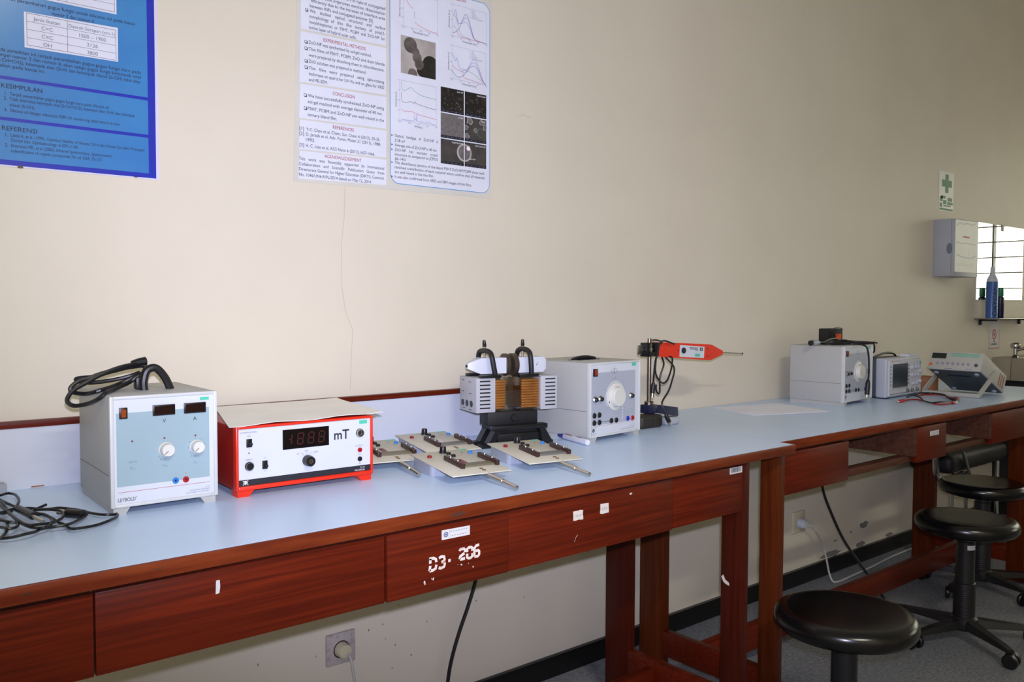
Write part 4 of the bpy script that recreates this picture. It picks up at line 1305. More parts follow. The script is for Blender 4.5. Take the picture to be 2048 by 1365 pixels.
m = MB(); m.tube([(3.0332, -.3250, HT - .125), (3.030, -.3255, HT - .140), (3.0245, -.3258, HT - .182)], lambda q: .0045 + .0045 * min(1, q * 2), 'black_rubber', 12, 4); m.cyl((3.0245, -.3258, HT - .182), (3.0232, -.3258, HT - .192), .0055, 'steel_bright', seg=12); m.build('plug', o)
m = MB(); m.tube([(2.905, -.20, HT + .012), (2.885, -.20, HT + .0118)], .0045, 'box_grey', 10, 0); m.cyl((2.887, -.20, HT + .0118), (2.852, -.20, HT + .011), .0095, 'box_grey', seg=14); m.cyl((2.852, -.20, HT + .011), (2.842, -.20, HT + .0105), .0100, 'black_rubber', seg=14); m.build('connector', o)
m = MB(); m.tube([(3.030, -.16, HT + .026), (3.046, -.16, HT + .050), (3.080, -.16, HT + .062), (3.110, -.16, HT + .064), (3.136, -.16, HT + .058), (3.126, -.16, HT + .046), (3.09, -.165, HT + .032), (3.06, -.17, HT + .024)], .0013, 'black_rubber', 6, 6)
tag(m.build('thin_wire'), 'thin dark wire looping up above the bundled cable on the far supply', 'wire')
t = thing('power_adapter', 'black adapter block with an orange label on top of the far power supply', 'adapter', (3.142, -.113, HT), R(-12))
m = MB(); m.box(-.042, .042, -.018, .030, .0062, .058, 'black_matt', .004); m.box(-.03, .03, -.012, .022, 0, .0065, 'black_matt', .001); m.build('housing', t)
m = MB(T(0, -.018, 0) @ FRONT); m.prism([(.002, .016), (.032, .016), (.032, .037), (.002, .037)], 0, .0006, 'label_orange'); m.build('label', t)
m = MB(); m.cyl((.038, 0, .05), (.047, 0, .05), .005, 'steel_bright', seg=12); m.build('cable_gland', t)

# --- oscilloscope
def oscilloscope():
    t = thing('oscilloscope', 'pale oscilloscope with a grey screen between the far power supply and the tilted meter', 'oscilloscope', (3.248, -.2934, TOP), R(2.5))
    w, h, d = .312, .160, .13
    m = MB(); m.box(.006, w - .006, .050, d, .006, h - .004, 'scope_dark', .006); m.build('rear_shell', t)
    m = MB(T(.0058, 0, 0) @ Matrix(((0, 0, -1, 0), (-1, 0, 0, 0), (0, 1, 0, 0), (0, 0, 0, 1))))
    for k in range(6):
        m.rect(-.115, -.075, .05 + k * .014, .056 + k * .014, .0004, 'black_matt')
    m.build('side_vent', t)
    m = MB(); m.box(0, w, .006, .052, .004, h, 'scope_bezel', .008, 3); m.build('front_shell', t)
    m = MB(FRONT)
    m.prism([(.012, .012), (w - .006, .012), (w - .006, h - .010), (.012, h - .010)], -.0065, 0, 'scope_white')
    m.rect(.020, w - .012, .016, .019, .0002, 'ink_grey')
    m.build('front_panel', t)
    m = MB(FRONT); m.box(.026, .178, .038, .142, -.001, .003, 'scope_bezel', .001); b_ = m.build('screen_bezel', t)
    m = MB(FRONT); m.rect(.034, .171, .043, .137, .0032, 'screen_grey'); m.build('screen', b_)
    m = MB(FRONT); m.disc(.038, .147, .004, .0004, 'label_orange', 12); m.text('DIGITAL OSCILLOSCOPE', .005, .050, .1455, .0004, 'ink_grey'); m.build('logo', t)
    for k in range(6):
        for uu in (.022, .186):
            m = MB(FRONT); m.box(uu - .003, uu + .003, .052 + k * .0145, .058 + k * .0145, 0, .0025, 'ink_grey', .0008); m.build('softkey', t)
    for (u, v, r) in ((.212, .118, .0095), (.212, .086, .007), (.240, .118, .007), (.240, .086, .007), (.268, .118, .007), (.268, .086, .007), (.292, .100, .008), (.225, .052, .0065), (.255, .052, .0065), (.285, .058, .0075)):
        m = MB(FRONT); m.lathe([(r, 0), (r * .95, .009), (r * .8, .011), (0, .011)], 'scope_bezel', (u, v, 0), seg=18); m.build('knob', t)
    for k in range(5):
        m = MB(FRONT); m.box(.203 + k * .019, .215 + k * .019, .137, .142, 0, .002, 'scope_bezel', .0007); m.build('button', t)
    m = MB(FRONT); m.box(.290, .302, .126, .140, 0, .002, 'sticker_green', .0008); m.build('run_button', t)
    for u in (.170, .215, .262):
        m = MB(FRONT); m.lathe([(.0075, 0), (.0075, .003), (.005, .004), (.005, .010), (.0035, .010), (.0032, .004), (0, .004)], 'chrome', (u, .027, 0), seg=16); m.build('bnc_socket', t)
    m = MB(); m.prism([(.215, .012), (.30, .012), (.30, .050), (.215, .050)], h - .0005, h + .010, 'panel_white'); m.build('top_cover', t)
    m = MB(); m.tube([(.05, .085, h - .003), (.08, .085, h + .004), (.155, .085, h + .014), (.23, .085, h + .011), (.26, .085, h - .003)], .0045, 'black_rubber', 8, 6); m.build('handle', t)
    for u in (.03, w - .03):
        for y in (.02, d - .02):
            m = MB(); m.box(u - .012, u + .012, y - .008, y + .008, 0, .007, 'black_matt', .001); m.build('foot', t)
oscilloscope()

# --- tilted bench meter standing on its bail
def bench_meter():
    t = thing('bench_meter', 'grey bench instrument tipped up on its wide bail handle, dark display at upper left', 'meter', (3.605, -.283, TOP), R(-91.59))
    W, Hh, L, p = .2115, .0795, .241, 25.03
    BX = T(0, 0, .105) @ Matrix.Rotation(R(-p), 4, 'X')      # front raised, tail on the table
    m = MB(BX); m.box(0, W, .004, L, .003, Hh, 'meter_grey', .004)
    m.build('housing', t)
    m = MB(BX); m.box(.004, W - .004, .006, L - .004, 0, .0035, 'meter_dark', .001)
    m.box(.06, .15, .055, .065, -.0015, .0005, 'black_matt'); 
    m.build('underside', t)
    for (u, v) in ((.025, .03), (W - .025, .03), (.025, L - .03), (W - .025, L - .03)):
        m = MB(BX); m.lathe([(.009, -.006), (.010, .0005)], 'box_grey', (u, v, 0), seg=14); m.lathe([(0, -.006), (.009, -.006)], 'box_grey', (u, v, 0), seg=14); m.build('foot', t)
    F = BX @ FRONT
    m = MB(F)
    m.box(0, W, 0, Hh, -.005, .002, 'meter_grey', .0015)
    for k in range(6):
        m.rect(.080 + (k % 3) * .004, W - .016, .0600 + k * .0025 - .001, .0612 + k * .0025 - .001, .0022, 'sticker_green')
    m.rect(.080, W - .016, .0735, .0745, .0022, 'ink_grey')
    m.rect(.070, .100, .0052, .0066, .0022, 'ink_blue'); m.rect(.105, .140, .0052, .0060, .0022, 'ink_grey'); m.rect(.150, .178, .0052, .0066, .0022, 'ink_blue')
    m.build('front_panel', t)
    m = MB(F); m.box(.008, .066, .049, .0725, 0, .004, 'lcd_dark', .001); m.build('display', t)
    m = MB(F); m.lathe([(.0055, 0), (.0055, .003), (0, .003)], 'label_orange', (.010, .022, .002), seg=14); m.build('power_button', t)
    for k in range(7):
        m = MB(F); m.lathe([(.0055, 0), (.0050, .0045), (0, .0045)], 'box_grey', (.038 + k * .0205, .0275, .002), seg=14); o = m.build('button', t)
        m = MB(F); m.ring(.038 + k * .0205, .0275, .0028, .0042, .0068, 'ink_grey', 12); m.build('button_ring', o)
    m = MB(F); m.lathe([(.0065, 0), (.0065, .004), (.004, .005), (0, .005)], 'meter_dark', (W - .020, .025, .002), seg=16); m.build('socket', t)
    # vents on the right flank
    m = MB(BX @ T(W + .0003, 0, 0) @ Matrix(((0, 0, 1, 0), (1, 0, 0, 0), (0, 1, 0, 0), (0, 0, 0, 1))))
    for k in range(3):
        m.rect(.17 + k * .02, .18 + k * .02, .012, .066, 0, 'cardboard')
    m.build('side_stripe', t)
    # bail: two flat arms and a wide foot bar
    piv = (Matrix(BX) @ Vector((0, .115, .040)))
    yb, zb = -.030, .0
    def arm(x0, x1):
        a = Vector((0, piv.y, piv.z)); c = Vector((0, yb + .010, .012))
        d = (c - a).normalized(); n = Vector((0, -d.z, d.y)) * .010
        q = MB(Matrix(((0, 0, 1, 0), (1, 0, 0, 0), (0, 1, 0, 0), (0, 0, 0, 1))))
        a2 = a - d * .012
        pts = [(a2 + n), (a2 - n), (c - n), (c + n)]
        q.prism([(v.y, v.z) for v in pts], x0, x1, 'meter_grey')
        bmesh.ops.recalc_face_normals(q.bm, faces=q.bm.faces)
        q.build('bail_arm', t)
    arm(-.0085, -.0015); arm(W + .0015, W + .0085)
    m = MB(); m.box(-.008, W + .008, yb, yb + .020, .0005, .0175, 'meter_grey', .004, 3); m.build('bail_bar', t)
bench_meter()
t = MB(T(3.605, -.283, TOP) @ Matrix.Rotation(R(-91.6), 4, 'Z'))
t.box(-.075, -.012, .065, .125, 0, .066, 'cardboard', .001)
tag(t.build('wooden_block'), 'small brown wooden block standing beside the bail of the tilted bench meter', 'block')

# --- crocodile leads in front of the oscilloscope
z0 = TOP + .0042
def lead(paths, m_, label, ends, dz):
    q = MB()
    for P in paths:
        q.tube([(a, c, z0 + dz + .0022 * math.sin(i * 1.3) ** 2) for i, (a, c) in enumerate(P)], .0030, m_, 7, 6)
    o = tag(q.build('test_lead'), label, 'test lead', 'test leads by the oscilloscope')
    for (p0, p1, cm) in ends:
        q = MB(); q.tube([(*p0, z0 + dz + .0020), (*p1, z0 + dz + .0020)], .0058, cm, 10, 0); q.build('clip_sleeve', o)
        d = (Vector(p1) - Vector(p0)).normalized()
        q = MB(); q.cyl((*p1, z0 + dz + .001), (p1[0] + d.x * .022, p1[1] + d.y * .022, z0 + dz), .0028, 'steel_bright', seg=8); q.build('clip_jaw', o)
lead([[(3.430, -.318), (3.478, -.312), (3.52, -.318), (3.535, -.345), (3.50, -.40), (3.408, -.45), (3.353, -.487)], [(3.30, -.345), (3.34, -.338), (3.377, -.340), (3.30, -.40), (3.219, -.445), (3.185, -.49), (3.225, -.508), (3.292, -.507)]], 'black_rubber', 'black test lead looping on the table before the oscilloscope', [((3.353, -.487), (3.338, -.512), 'black_rubber')], .006)
lead([[(3.45, -.318), (3.492, -.322), (3.53, -.330), (3.548, -.352), (3.53, -.384), (3.491, -.424), (3.458, -.458)], [(3.20, -.372), (3.254, -.374), (3.301, -.382), (3.262, -.432), (3.195, -.500), (3.227, -.518), (3.28, -.524)]], 'lead_red', 'red test lead lying with the black one before the oscilloscope', [((3.28, -.524), (3.305, -.522), 'lead_red'), ((3.458, -.458), (3.440, -.476), 'lead_red'), ((3.215, -.373), (3.180, -.3735), 'socket_red')], 0)

# --- cables heaped on the left end of the table
def cable(label, paths, r, ends=()):
    q = MB()
    for P in paths:
        q.tube(P, r, 'black_rubber', 7, 6)
    o = tag(q.build('signal_cable'), label, 'cable', 'cables heaped at the left')
    for kind, p0, p1, p2 in ends:
        q = MB(); q.cyl(p0, p1, .0062 if kind == 'thin' else .0078, 'black_plastic', seg=12); e = q.build('plug', o)
        q = MB(); q.cyl(p1, p2, .0032 if kind == 'thin' else .0055, 'steel_bright', seg=10); q.build('plug_tip', e)
def lift(P, dz):
    return [(a, c, z + dz) for a, c, z in P]
C1 = [(0.236, -0.110, .790), (0.264, -0.099, 0.787), (0.274, -0.090, 0.787), (0.282, -0.085, 0.786), (0.288, -0.106, 0.786), (0.286, -0.152, 0.787), (0.279, -0.191, 0.787), (0.269, -0.218, 0.785), (0.254, -0.257, 0.787), (0.241, -0.255, 0.787), (0.238, -0.227, 0.786)]
C2 = [(0.258, -0.089, 0.787), (0.261, -0.137, 0.787), (0.27, -0.189, 0.786), (0.277, -0.221, 0.786), (0.288, -0.24, 0.788), (0.305, -0.258, 0.787), (0.32, -0.255, 0.785), (0.33, -0.266, 0.787), (0.343, -0.286, 0.787), (0.354, -0.302, 0.786), (0.365, -0.337, 0.786), (0.376, -0.370, 0.788), (0.388, -0.374, 0.787), (0.398, -0.3665, 0.785), (0.391, -0.393, 0.787), (0.373, -0.415, 0.787), (0.354, -0.423, 0.785), (0.334, -0.432, 0.786), (0.319, -0.439, 0.788), (0.313, -0.425, 0.786), (0.313, -0.393, 0.785), (0.307, -0.379, 0.787), (0.304, -0.336, 0.787), (0.299, -0.293, 0.785), (0.29, -0.271, 0.786), (0.281, -0.237, 0.788), (0.272, -0.202, 0.786), (0.263, -0.144, 0.785), (0.256, -0.156, 0.787)]
C3 = [(0.180, -0.40, 0.787), (0.205, -0.428, 0.787), (0.217, -0.432, 0.785), (0.23, -0.439, 0.786), (0.246, -0.44, 0.788), (0.263, -0.426, 0.786), (0.277, -0.408, 0.785), (0.297, -0.415, 0.787), (0.316, -0.411, 0.787), (0.34, -0.376, 0.785), (0.354, -0.354, 0.786), (0.353, -0.337, 0.788), (0.345, -0.335, 0.789)]
C4 = [(0.251, -0.152, 0.785), (0.255, -0.188, 0.787), (0.251, -0.279, 0.788), (0.253, -0.346, 0.786), (0.262, -0.397, 0.785), (0.274, -0.421, 0.787), (0.288, -0.408, 0.787), (0.298, -0.371, 0.785), (0.297, -0.348, 0.787), (0.292, -0.328, 0.788), (0.284, -0.32, 0.786), (0.279, -0.302, 0.786)]
C5 = [(0.24, -0.162, 0.787), (0.247, -0.19, 0.787), (0.248, -0.24, 0.786), (0.249, -0.293, 0.786), (0.252, -0.354, 0.787), (0.258, -0.399, 0.787), (0.275, -0.396, 0.785), (0.29, -0.408, 0.787), (0.308, -0.386, 0.787), (0.318, -0.356, 0.786), (0.32, -0.328, 0.786), (0.309, -0.31, 0.787), (0.297, -0.3, 0.787), (0.288, -0.282, 0.784), (0.293, -0.285, 0.787), (0.309, -0.265, 0.787)]
C6 = [(0.20, -0.29, .787), (0.225, -0.298, 0.787), (0.234, -0.303, 0.786), (0.239, -0.324, 0.786), (0.235, -0.367, 0.788), (0.228, -0.399, 0.787), (0.218, -0.422, 0.785), (0.205, -0.438, 0.787)]
C7 = [(0.20, -0.345, 0.785), (0.223, -0.374, 0.786), (0.231, -0.403, 0.788), (0.244, -0.388, 0.786), (0.25, -0.358, 0.785), (0.239, -0.352, 0.787), (0.23, -0.332, 0.787), (0.215, -0.311, 0.785)]
C8 = [(0.20, -0.23, 0.785), (0.225, -0.26, 0.787), (0.240, -0.275, 0.789), (0.262, -0.262, 0.790), (0.268, -0.272, 0.790)]
cable('black cable reaching furthest right, curling to the foot of the left power supply', [lift(C2, 0)], .0024)
cable('black cable with a square plug, lying along the front of the heap', [lift(C3, .0035), lift(C6, .003)], .0024, [('thick', (.346, -.362, .7915), (.327, -.336, .7915), (.319, -.318, .791))])
cable('black cable with a long round plug and bare metal tip in the heap', [lift(C4, .006), lift(C8, .0055)], .0024, [('thin', (.266, -.270, .796), (.276, -.338, .795), (.284, -.376, .792))])
cable('black cable with a high loop rising at the back of the heap', [lift(C1, .002), lift(C5, .0085), lift(C7, .007)], .0024)
b = MB(); b.box(-.06, .2835, -.052, -.0195, TOP, TOP + .0195, 'box_grey', .002)
tag(b.build('power_strip'), 'end of a low grey strip against the backsplash at the left edge', 'power strip')

# ------------------------------------------------------------------ wall things on the right
def first_aid_cabinet():
    t = thing('first_aid_cabinet', 'grey metal first aid cabinet hung on the wall beside the mirror', 'cabinet', (4.262, 0, 1.293))
    w, d, h = .279, .097, .278
    m = MB(); m.box(0, w, -d + .012, -.0008, 0, h, 'cabinet_grey', .002); m.build('body', t)
    m = MB(); m.box(0, w, -d, -d + .0115, 0, h, 'cabinet_grey', .002); dr = m.build('door', t)
    m = MB(T(0, -d, 0) @ FRONT); m.prism([(.015, .022), (w - .006, .022), (w - .006, h - .004), (.015, h - .004)], 0, .0006, 'sign_white')
    rr = random.Random(4)
    m.stroke([(.03, .245), (.06, .262), (.10, .255), (.15, .262), (.20, .255), (.25, .268)], .006, .0008, 'cabinet_grey')
    m.stroke([(.025, .165), (.09, .160), (.14, .166), (.20, .160), (.255, .162)], .005, .0008, 'cabinet_grey')
    m.stroke([(.03, .105), (.08, .098), (.14, .092), (.20, .093), (.25, .105)], .007, .0008, 'cabinet_grey')
    m.stroke([(.14, .16), (.142, .24)], .003, .0008, 'cabinet_grey'); m.stroke([(.165, .10), (.165, .125)], .004, .0008, 'cabinet_grey')
    m.rect(.100, .175, .190, .198, .0008, 'ink_red')
    for k in range(9):
        m.rect(.03 + k * .023, .046 + k * .023, .050, .062, .0008, 'tag_white' if k % 2 else 'sticker_white')
    m.build('door_sheet', dr)
    m = MB(Matrix(((0, 0, -1, 0), (-1, 0, 0, 0), (0, 1, 0, 0), (0, 0, 0, 1))))
    pts = [(.078 + .012 * math.cos(a * .4488), .134 + .026 * math.sin(a * .4488)) for a in range(14)]
    m.prism(pts, 0, .004, 'ink_grey'); m.build('latch', t)
first_aid_cabinet()

m = MB(FRONT)
m.prism([(4.308, 1.6205), (4.4725, 1.6205), (4.4725, 1.8150), (4.308, 1.8150)], 0.0002, .0012, 'sign_white')
m.prism([(4.374, 1.712), (4.412, 1.712), (4.412, 1.804), (4.374, 1.804)], .0012, .0014, 'sign_green'); m.prism([(4.338, 1.742), (4.448, 1.742), (4.448, 1.776), (4.338, 1.776)], .0013, .0015, 'sign_green')
for (a, c, d, e) in ((4.318, 4.350, 1.668, 1.692), (4.355, 4.392, 1.655, 1.675), (4.405, 4.455, 1.672, 1.690), (4.318, 4.345, 1.640, 1.660), (4.36, 4.44, 1.645, 1.652), (4.40, 4.465, 1.655, 1.668), (4.316, 4.466, 1.625, 1.635), (4.33, 4.38, 1.683, 1.697)):
    m.prism([(a, d), (c, d), (c, e), (a, e)], .0012, .0014, 'sign_green')
tag(m.build('first_aid_sign'), 'narrow white sign with a green cross on the wall above the first aid cabinet', 'sign')

t = thing('wall_mirror', 'frameless wall mirror reflecting the bright window above the glass shelf', 'mirror', (5.07, 0, 1.1835))
m = MB(); m.box(-.31, .315, -.006, -.001, 0, .408, 'mirror_silver'); m.build('glass', t)
m = MB(); m.box(-.003, .026, -.0085, 0, .378, .412, 'brown_bakelite', .001); m.box(-.05, -.02, -.0085, 0, -.006, .008, 'brown_bakelite', .001); m.build('clip', t)

t = thing('wall_shelf', 'thin glass shelf with dark brackets fixed to the wall under the mirror', 'shelf', (5.1, 0, 1.079))
m = MB(); m.box(-.345, .33, -.125, -.001, 0, .006, 'steel', .001); m.build('shelf_plate', t)
for x in (-.28, .25):
    m = MB(T(x, 0, 0)); m.box(-.008, .008, -.09, -.001, -.010, 0, 'black_matt', .002); m.box(-.008, .008, -.014, -.001, -.032, -.010, 'black_matt', .002); m.build('bracket', t)

def can():
    t = thing('spray_can', 'blue and white spray can lettered OXYCAN on the wall shelf', 'spray can', (4.818, -.062, 1.0851))
    m = MB(); m.lathe([(0, 0), (.027, 0), (.0285, .002), (.0285, .188), (.0275, .192)], 'can_blue', seg=28)
    m.build('body', t)
    m = MB(); m.lathe([(.0277, .192), (.0255, .205), (.0175, .222), (.0125, .232), (.0105, .240), (.0095, .268), (.0060, .270), (0, .270)], 'can_white', seg=24); m.build('cap', t)
    m = MB()
    # curved lettering running up the front of the can
    A0 = R(-128)
    cu = MB(); cu.text('OXYCAN', .038, .010, -.013, 0, 'can_white')
    k = m.mi('bottle_navy')
    mp = {}
    for v in cu.bm.verts:
        a = A0 - v.co.y / .0297
        mp[v] = m.bm.verts.new((.0297 * math.cos(a), .0297 * math.sin(a), v.co.x))
    for f in cu.bm.faces:
        m.face([mp[v] for v in f.verts], k)
    cu.bm.free()
    m.build('lettering', t)
can()
t = thing('toiletry_bottle', 'slim navy bottle with a green cap standing right of the spray can', 'bottle', (4.955, -.052, 1.0851))
m = MB(); m.lathe([(0, 0), (.017, 0), (.019, .003), (.019, .108), (.012, .114), (.012, .118)], 'bottle_navy', seg=20); m.build('body', t)
m = MB(); m.lathe([(.0145, .1145), (.0155, .117), (.0150, .160), (.012, .164), (0, .164)], 'bottle_green', seg=18); m.build('cap', t)

m = MB(FRONT)
m.prism([(4.955, .9135), (5.092, .9135), (5.092, 1.0705), (4.955, 1.0705)], .0002, .0010, 'tag_white')
m.ring(5.022, .993, .020, .029, .0012, 'ink_red', 24); m.stroke([(5.003, 1.012), (5.041, .975)], .006, .0013, 'ink_red')
m.rect(5.010, 5.034, .984, 1.003, .0012, 'ink_grey'); m.rect(5.008, 5.036, .950, .960, .0012, 'ink_grey'); m.rect(4.985, 5.060, .934, .944, .0012, 'ink_grey'); m.rect(4.958, 5.089, .9150, .9190, .0012, 'ink_red')
m.rect(4.955, 4.958, .9135, 1.02, .0012, 'ink_red'); m.rect(5.089, 5.092, .9135, 1.02, .0012, 'ink_red')
tag(m.build('warning_notice'), 'small white notice with a red ring symbol on the wall under the glass shelf', 'notice')

def sink():
    t = thing('sink', 'beige wash basin with a chrome tap at the right end of the wall', 'sink', (5.35, -.25, 0))
    m = MB()
    x0, x1, y0, y1 = -.345, .345, -.20, .249
    m.box(x0, x1, y0, y0 + .035, .745, .868, 'ceramic_beige', .004); m.box(x0, x1, y1 - .10, y1, .745, .868, 'ceramic_beige', .004)
    m.box(x0, x0 + .035, y0 + .03, y1 - .09, .745, .868, 'ceramic_beige', .004); m.box(x1 - .035, x1, y0 + .03, y1 - .09, .745, .868, 'ceramic_beige', .004)
    m.box(x0 + .03, x1 - .03, y0 + .03, y1 - .09, .745, .758, 'ceramic_beige')
    m.build('basin', t)
    m = MB(); m.box(-.31, .31, -.16, .249, 0, .745, 'black_matt', .002); m.build('base_cabinet', t)
    m = MB(); m.lathe([(.016, 0), (.014, .004), (.011, .008), (.011, .048)], 'chrome', (-.245, .17, .868), seg=16)
    m.lathe([(.011, .048), (.024, .052), (.026, .060), (.024, .072), (.012, .080), (0, .081)], 'chrome', (-.245, .17, .868), seg=16)
    m.tube([(-.245, .17, .905), (-.245, .12, .918), (-.245, .06, .912), (-.245, .035, .895)], .008, 'chrome', 10, 5); m.build('tap', t)
    m = MB(); m.lathe([(0, 0), (.013, 0), (.011, .012), (.004, .016), (0, .016)], 'black_rubber', (-.305, .15, .868), seg=12); m.build('plug', t)
sink()

# --- sockets, plugs and cords
def wall_socket(label, x, z, size, cc):
    t = thing('wall_socket', label, 'socket', (x, 0, z))
    h = size / 2
    m = MB(); m.box(-h, h, -.010, -.0005, -h, h, 'socket_plate' if cc else 'socket_cream', .002); m.build('plate', t)
    m = MB(FRONT); m.ring(0, -.002, .0195, .0225, .0103, 'brown_bakelite' if cc else 'socket_plate', 24); m.build('rim', t)
    return t
wall_socket('grimy square wall socket under the left table holding a cream plug', 1.0155, .2765, .080, True)
wall_socket('cream wall socket under the right table holding a white plug', 3.1015, .2625, .086, False)
t = thing('power_plug', 'cream round plug with a white cord in the grimy socket under the left table', 'plug', (1.0155, -.0104, .2745))
m = MB(FRONT); m.lathe([(.0190, 0), (.0190, .012), (.0165, .022), (.0, .024)], 'socket_cream', seg=22); m.build('plug_body', t)
m = MB(); m.tube([(.004, -.024, -.006), (.006, -.038, -.016), (.010, -.046, -.06), (.018, -.050, -.12), (.026, -.052, -.20), (.034, -.060, -.258), (.060, -.085, -.270), (.14, -.105, -.2705), (.26, -.11, -.2705)], .0036, 'cord_white', 8, 6); m.build('cord', t)
t = thing('power_plug', 'white plug with a pale cord trailing on the floor under the right table', 'plug', (3.1015, -.0104, .2575))
m = MB(FRONT); m.lathe([(.0200, 0), (.0200, .016), (.016, .030), (.0, .032)], 'panel_white', seg=20); m.build('plug_body', t)
m = MB(T(-3.1015, .0104, -.2575)); m.tube([(3.105, -.040, .255), (3.135, -.052, .240), (3.185, -.055, .186), (3.228, -.056, .108), (3.240, -.065, .040), (3.235, -.085, .008), (3.262, -.098, .0045), (3.36, -.094, .0045), (3.55, -.085, .0045), (3.78, -.066, .0045), (4.05, -.060, .0045)], .0040, 'cord_white', 8, 6); m.build('cord', t)
m = MB(); m.tube([(1.448, -.055, .742), (1.440, -.055, .62), (1.428, -.052, .48), (1.409, -.05, .378), (1.383, -.05, .311), (1.355, -.05, .250), (1.332, -.05, .190), (1.318, -.05, .135), (1.306, -.055, .06), (1.300, -.07, .012), (1.27, -.10, .0062), (1.20, -.13, .0062)], .0052, 'black_rubber', 8, 6)
tag(m.build('hanging_cable'), 'black cable hanging behind the apron of the left table down to the floor', 'cable')
m = MB(); m.tube([(3.170, -.06, .735), (3.176, -.06, .60), (3.190, -.055, .47), (3.2035, -.052, .388), (3.232, -.075, .290), (3.255, -.12, .184), (3.2585, -.20, .090), (3.246, -.26, .037), (3.222, -.300, .010), (3.20, -.320, .0064), (3.15, -.335, .0064)], .0055, 'black_rubber', 8, 6)
tag(m.build('hanging_cable'), 'black cable slanting down the wall below the right table to the floor', 'cable')

# ------------------------------------------------------------------ stools and chair
def stool(label, x, y, zs, base_rot, grp='round black swivel stools'):
    t = thing('swivel_stool', label, 'stool', (x, y, 0), R(base_rot), grp)
    m = MB(); m.lathe([(0, zs - .052), (.134, zs - .052), (.152, zs - .046), (.1600, zs - .036), (.1620, zs - .026), (.1605, zs - .014), (.154, zs - .005), (.143, zs - .001), (.130, zs), (.07, zs - .001), (0, zs - .002)], 'vinyl_black', seg=56); m.build('seat', t)
    m = MB(); m.lathe([(0, zs - .064), (.055, zs - .064), (.075, zs - .0522), (0, zs - .0522)], 'base_black', seg=24); m.build('seat_plate', t)
    m = MB(); m.lathe([(0, .080), (.034, .080), (.034, .200), (.030, .202), (.030, zs - .085), (.026, zs - .082), (.026, zs - .064), (0, zs - .064)], 'base_black', seg=22)
    for k in range(14):
        m.lathe([(.0345, .088 + k * .008), (.0350, .090 + k * .008), (.0345, .092 + k * .008)], 'base_black', seg=22)
    m.build('column', t)
    m = MB(); m.lathe([(0, .040), (.040, .040), (.046, .050), (.044, .078), (.036, .086), (0, .086)], 'base_black', seg=22); m.build('hub', t)
    for k in range(5):
        A = Matrix.Rotation(R(72 * k), 4, 'Z')
        m = MB(A); kk = m.mi('base_black')
        def sec(xx, hy, za, zb):
            return m.verts([(xx, -hy, za), (xx, hy, za), (xx, hy * .7, zb), (xx, -hy * .7, zb)])
        rs = [sec(.036, .023, .048, .078), sec(.12, .019, .050, .071), sec(.22, .014, .050, .063), sec(.238, .012, .050, .060)]
        m.face(list(reversed(rs[0])), kk); m.face(rs[-1], kk)
        for a, c in zip(rs, rs[1:]):
            for i in range(4):
                j = (i + 1) % 4
                m.face([a[i], a[j], c[j], c[i]], kk)
        bmesh.ops.recalc_face_normals(m.bm, faces=m.bm.faces)
        arm = m.build('base_arm', t)
        m = MB(A @ T(.222, 0, 0) @ Matrix.Rotation(R(40 + 57 * k), 4, 'Z'))
        m.cyl((0, 0, .030), (0, 0, .0500), .006, 'base_black', seg=10)
        m.box(.000, .022, -.010, .010, .026, .044, 'base_black', .004)
        for s in (-1, 1):
            m.lathe([(0, 0), (.020, 0), (.0235, .003), (.0235, .012), (.020, .015), (0, .015)], 'black_plastic', (.012, .009 if s > 0 else -.009, .0237), (0, s, 0), 20)
        m.build('caster', arm)
    return t
s1 = stool('nearest round black stool, its seat filling the bottom right corner', 1.872, -.888, .428, 30)
s2 = stool('round black stool with a white sticker on its column, behind the nearest one', 3.0357, -.684, .427, -124)
m = MB(Matrix.Rotation(R(124 - 118), 4, 'Z'))
kk = m.mi('sticker_white')
ring = []
for i in range(7):
    a = R(-30 + i * 10)
    ring.append(m.verts([(.0306 * math.cos(a), .0306 * math.sin(a), .318), (.0306 * math.cos(a), .0306 * math.sin(a), .334)]))
for a, c in zip(ring, ring[1:]):
    m.face([a[0], c[0], c[1], a[1]], kk)
m.build('inventory_sticker', s2)
s3 = stool('round black stool farthest under the right table, with a bright sheen on its rim', 3.640, -.500, .441, -40)

def tube_chair():
    t = thing('tubular_chair', 'dark padded chair with bent chrome tubes behind the farthest stool under the table end', 'chair', (4.22, -.14, 0))
    m = MB(); m.box(-.24, .40, -.095, .11, .378, .466, 'black_matt', .030, 4); m.build('seat', t)
    for x, y in ((-.458, -.110), (-.418, -.100)):
        m = MB(); m.tube([(x, y, .700), (x, y, .55), (x + .012, y, .43), (x + .045, y, .390), (x + .12, y, .372), (-.10, y * .8, .371)], .0095, 'chrome', 10, 6); m.build('back_tube', t)
    m = MB(); m.box(-.470, -.405, -.122, -.088, .645, .735, 'black_matt', .008, 3); m.build('backrest', t)
    for (x, y) in ((.34, -.07), (.34, .08), (-.18, .08), (-.18, -.07)):
        m = MB(); m.tube([(x, y, .378), (x, y, .2), (x + (.012 if x > 0 else -.012), y, .0)], .0095, 'chrome', 10, 3); m.build('leg', t)
    m = MB(); m.tube([(-.166, -.108, .484), (-.152, -.108, .470), (-.120, -.108, .420), (-.085, -.106, .370), (-.06, -.08, .366)], .0085, 'chrome', 10, 5); m.build('arm_tube', t)
tube_chair()

# ------------------------------------------------------------------ posters
def outline(m, x0, x1, z0, z1, wd, w, mt):
    m.rect(x0, x1, z0, z0 + wd, w, mt); m.rect(x0, x1, z1 - wd, z1, w, mt)
    m.rect(x0, x0 + wd, z0, z1, w, mt); m.rect(x1 - wd, x1, z0, z1, w, mt)

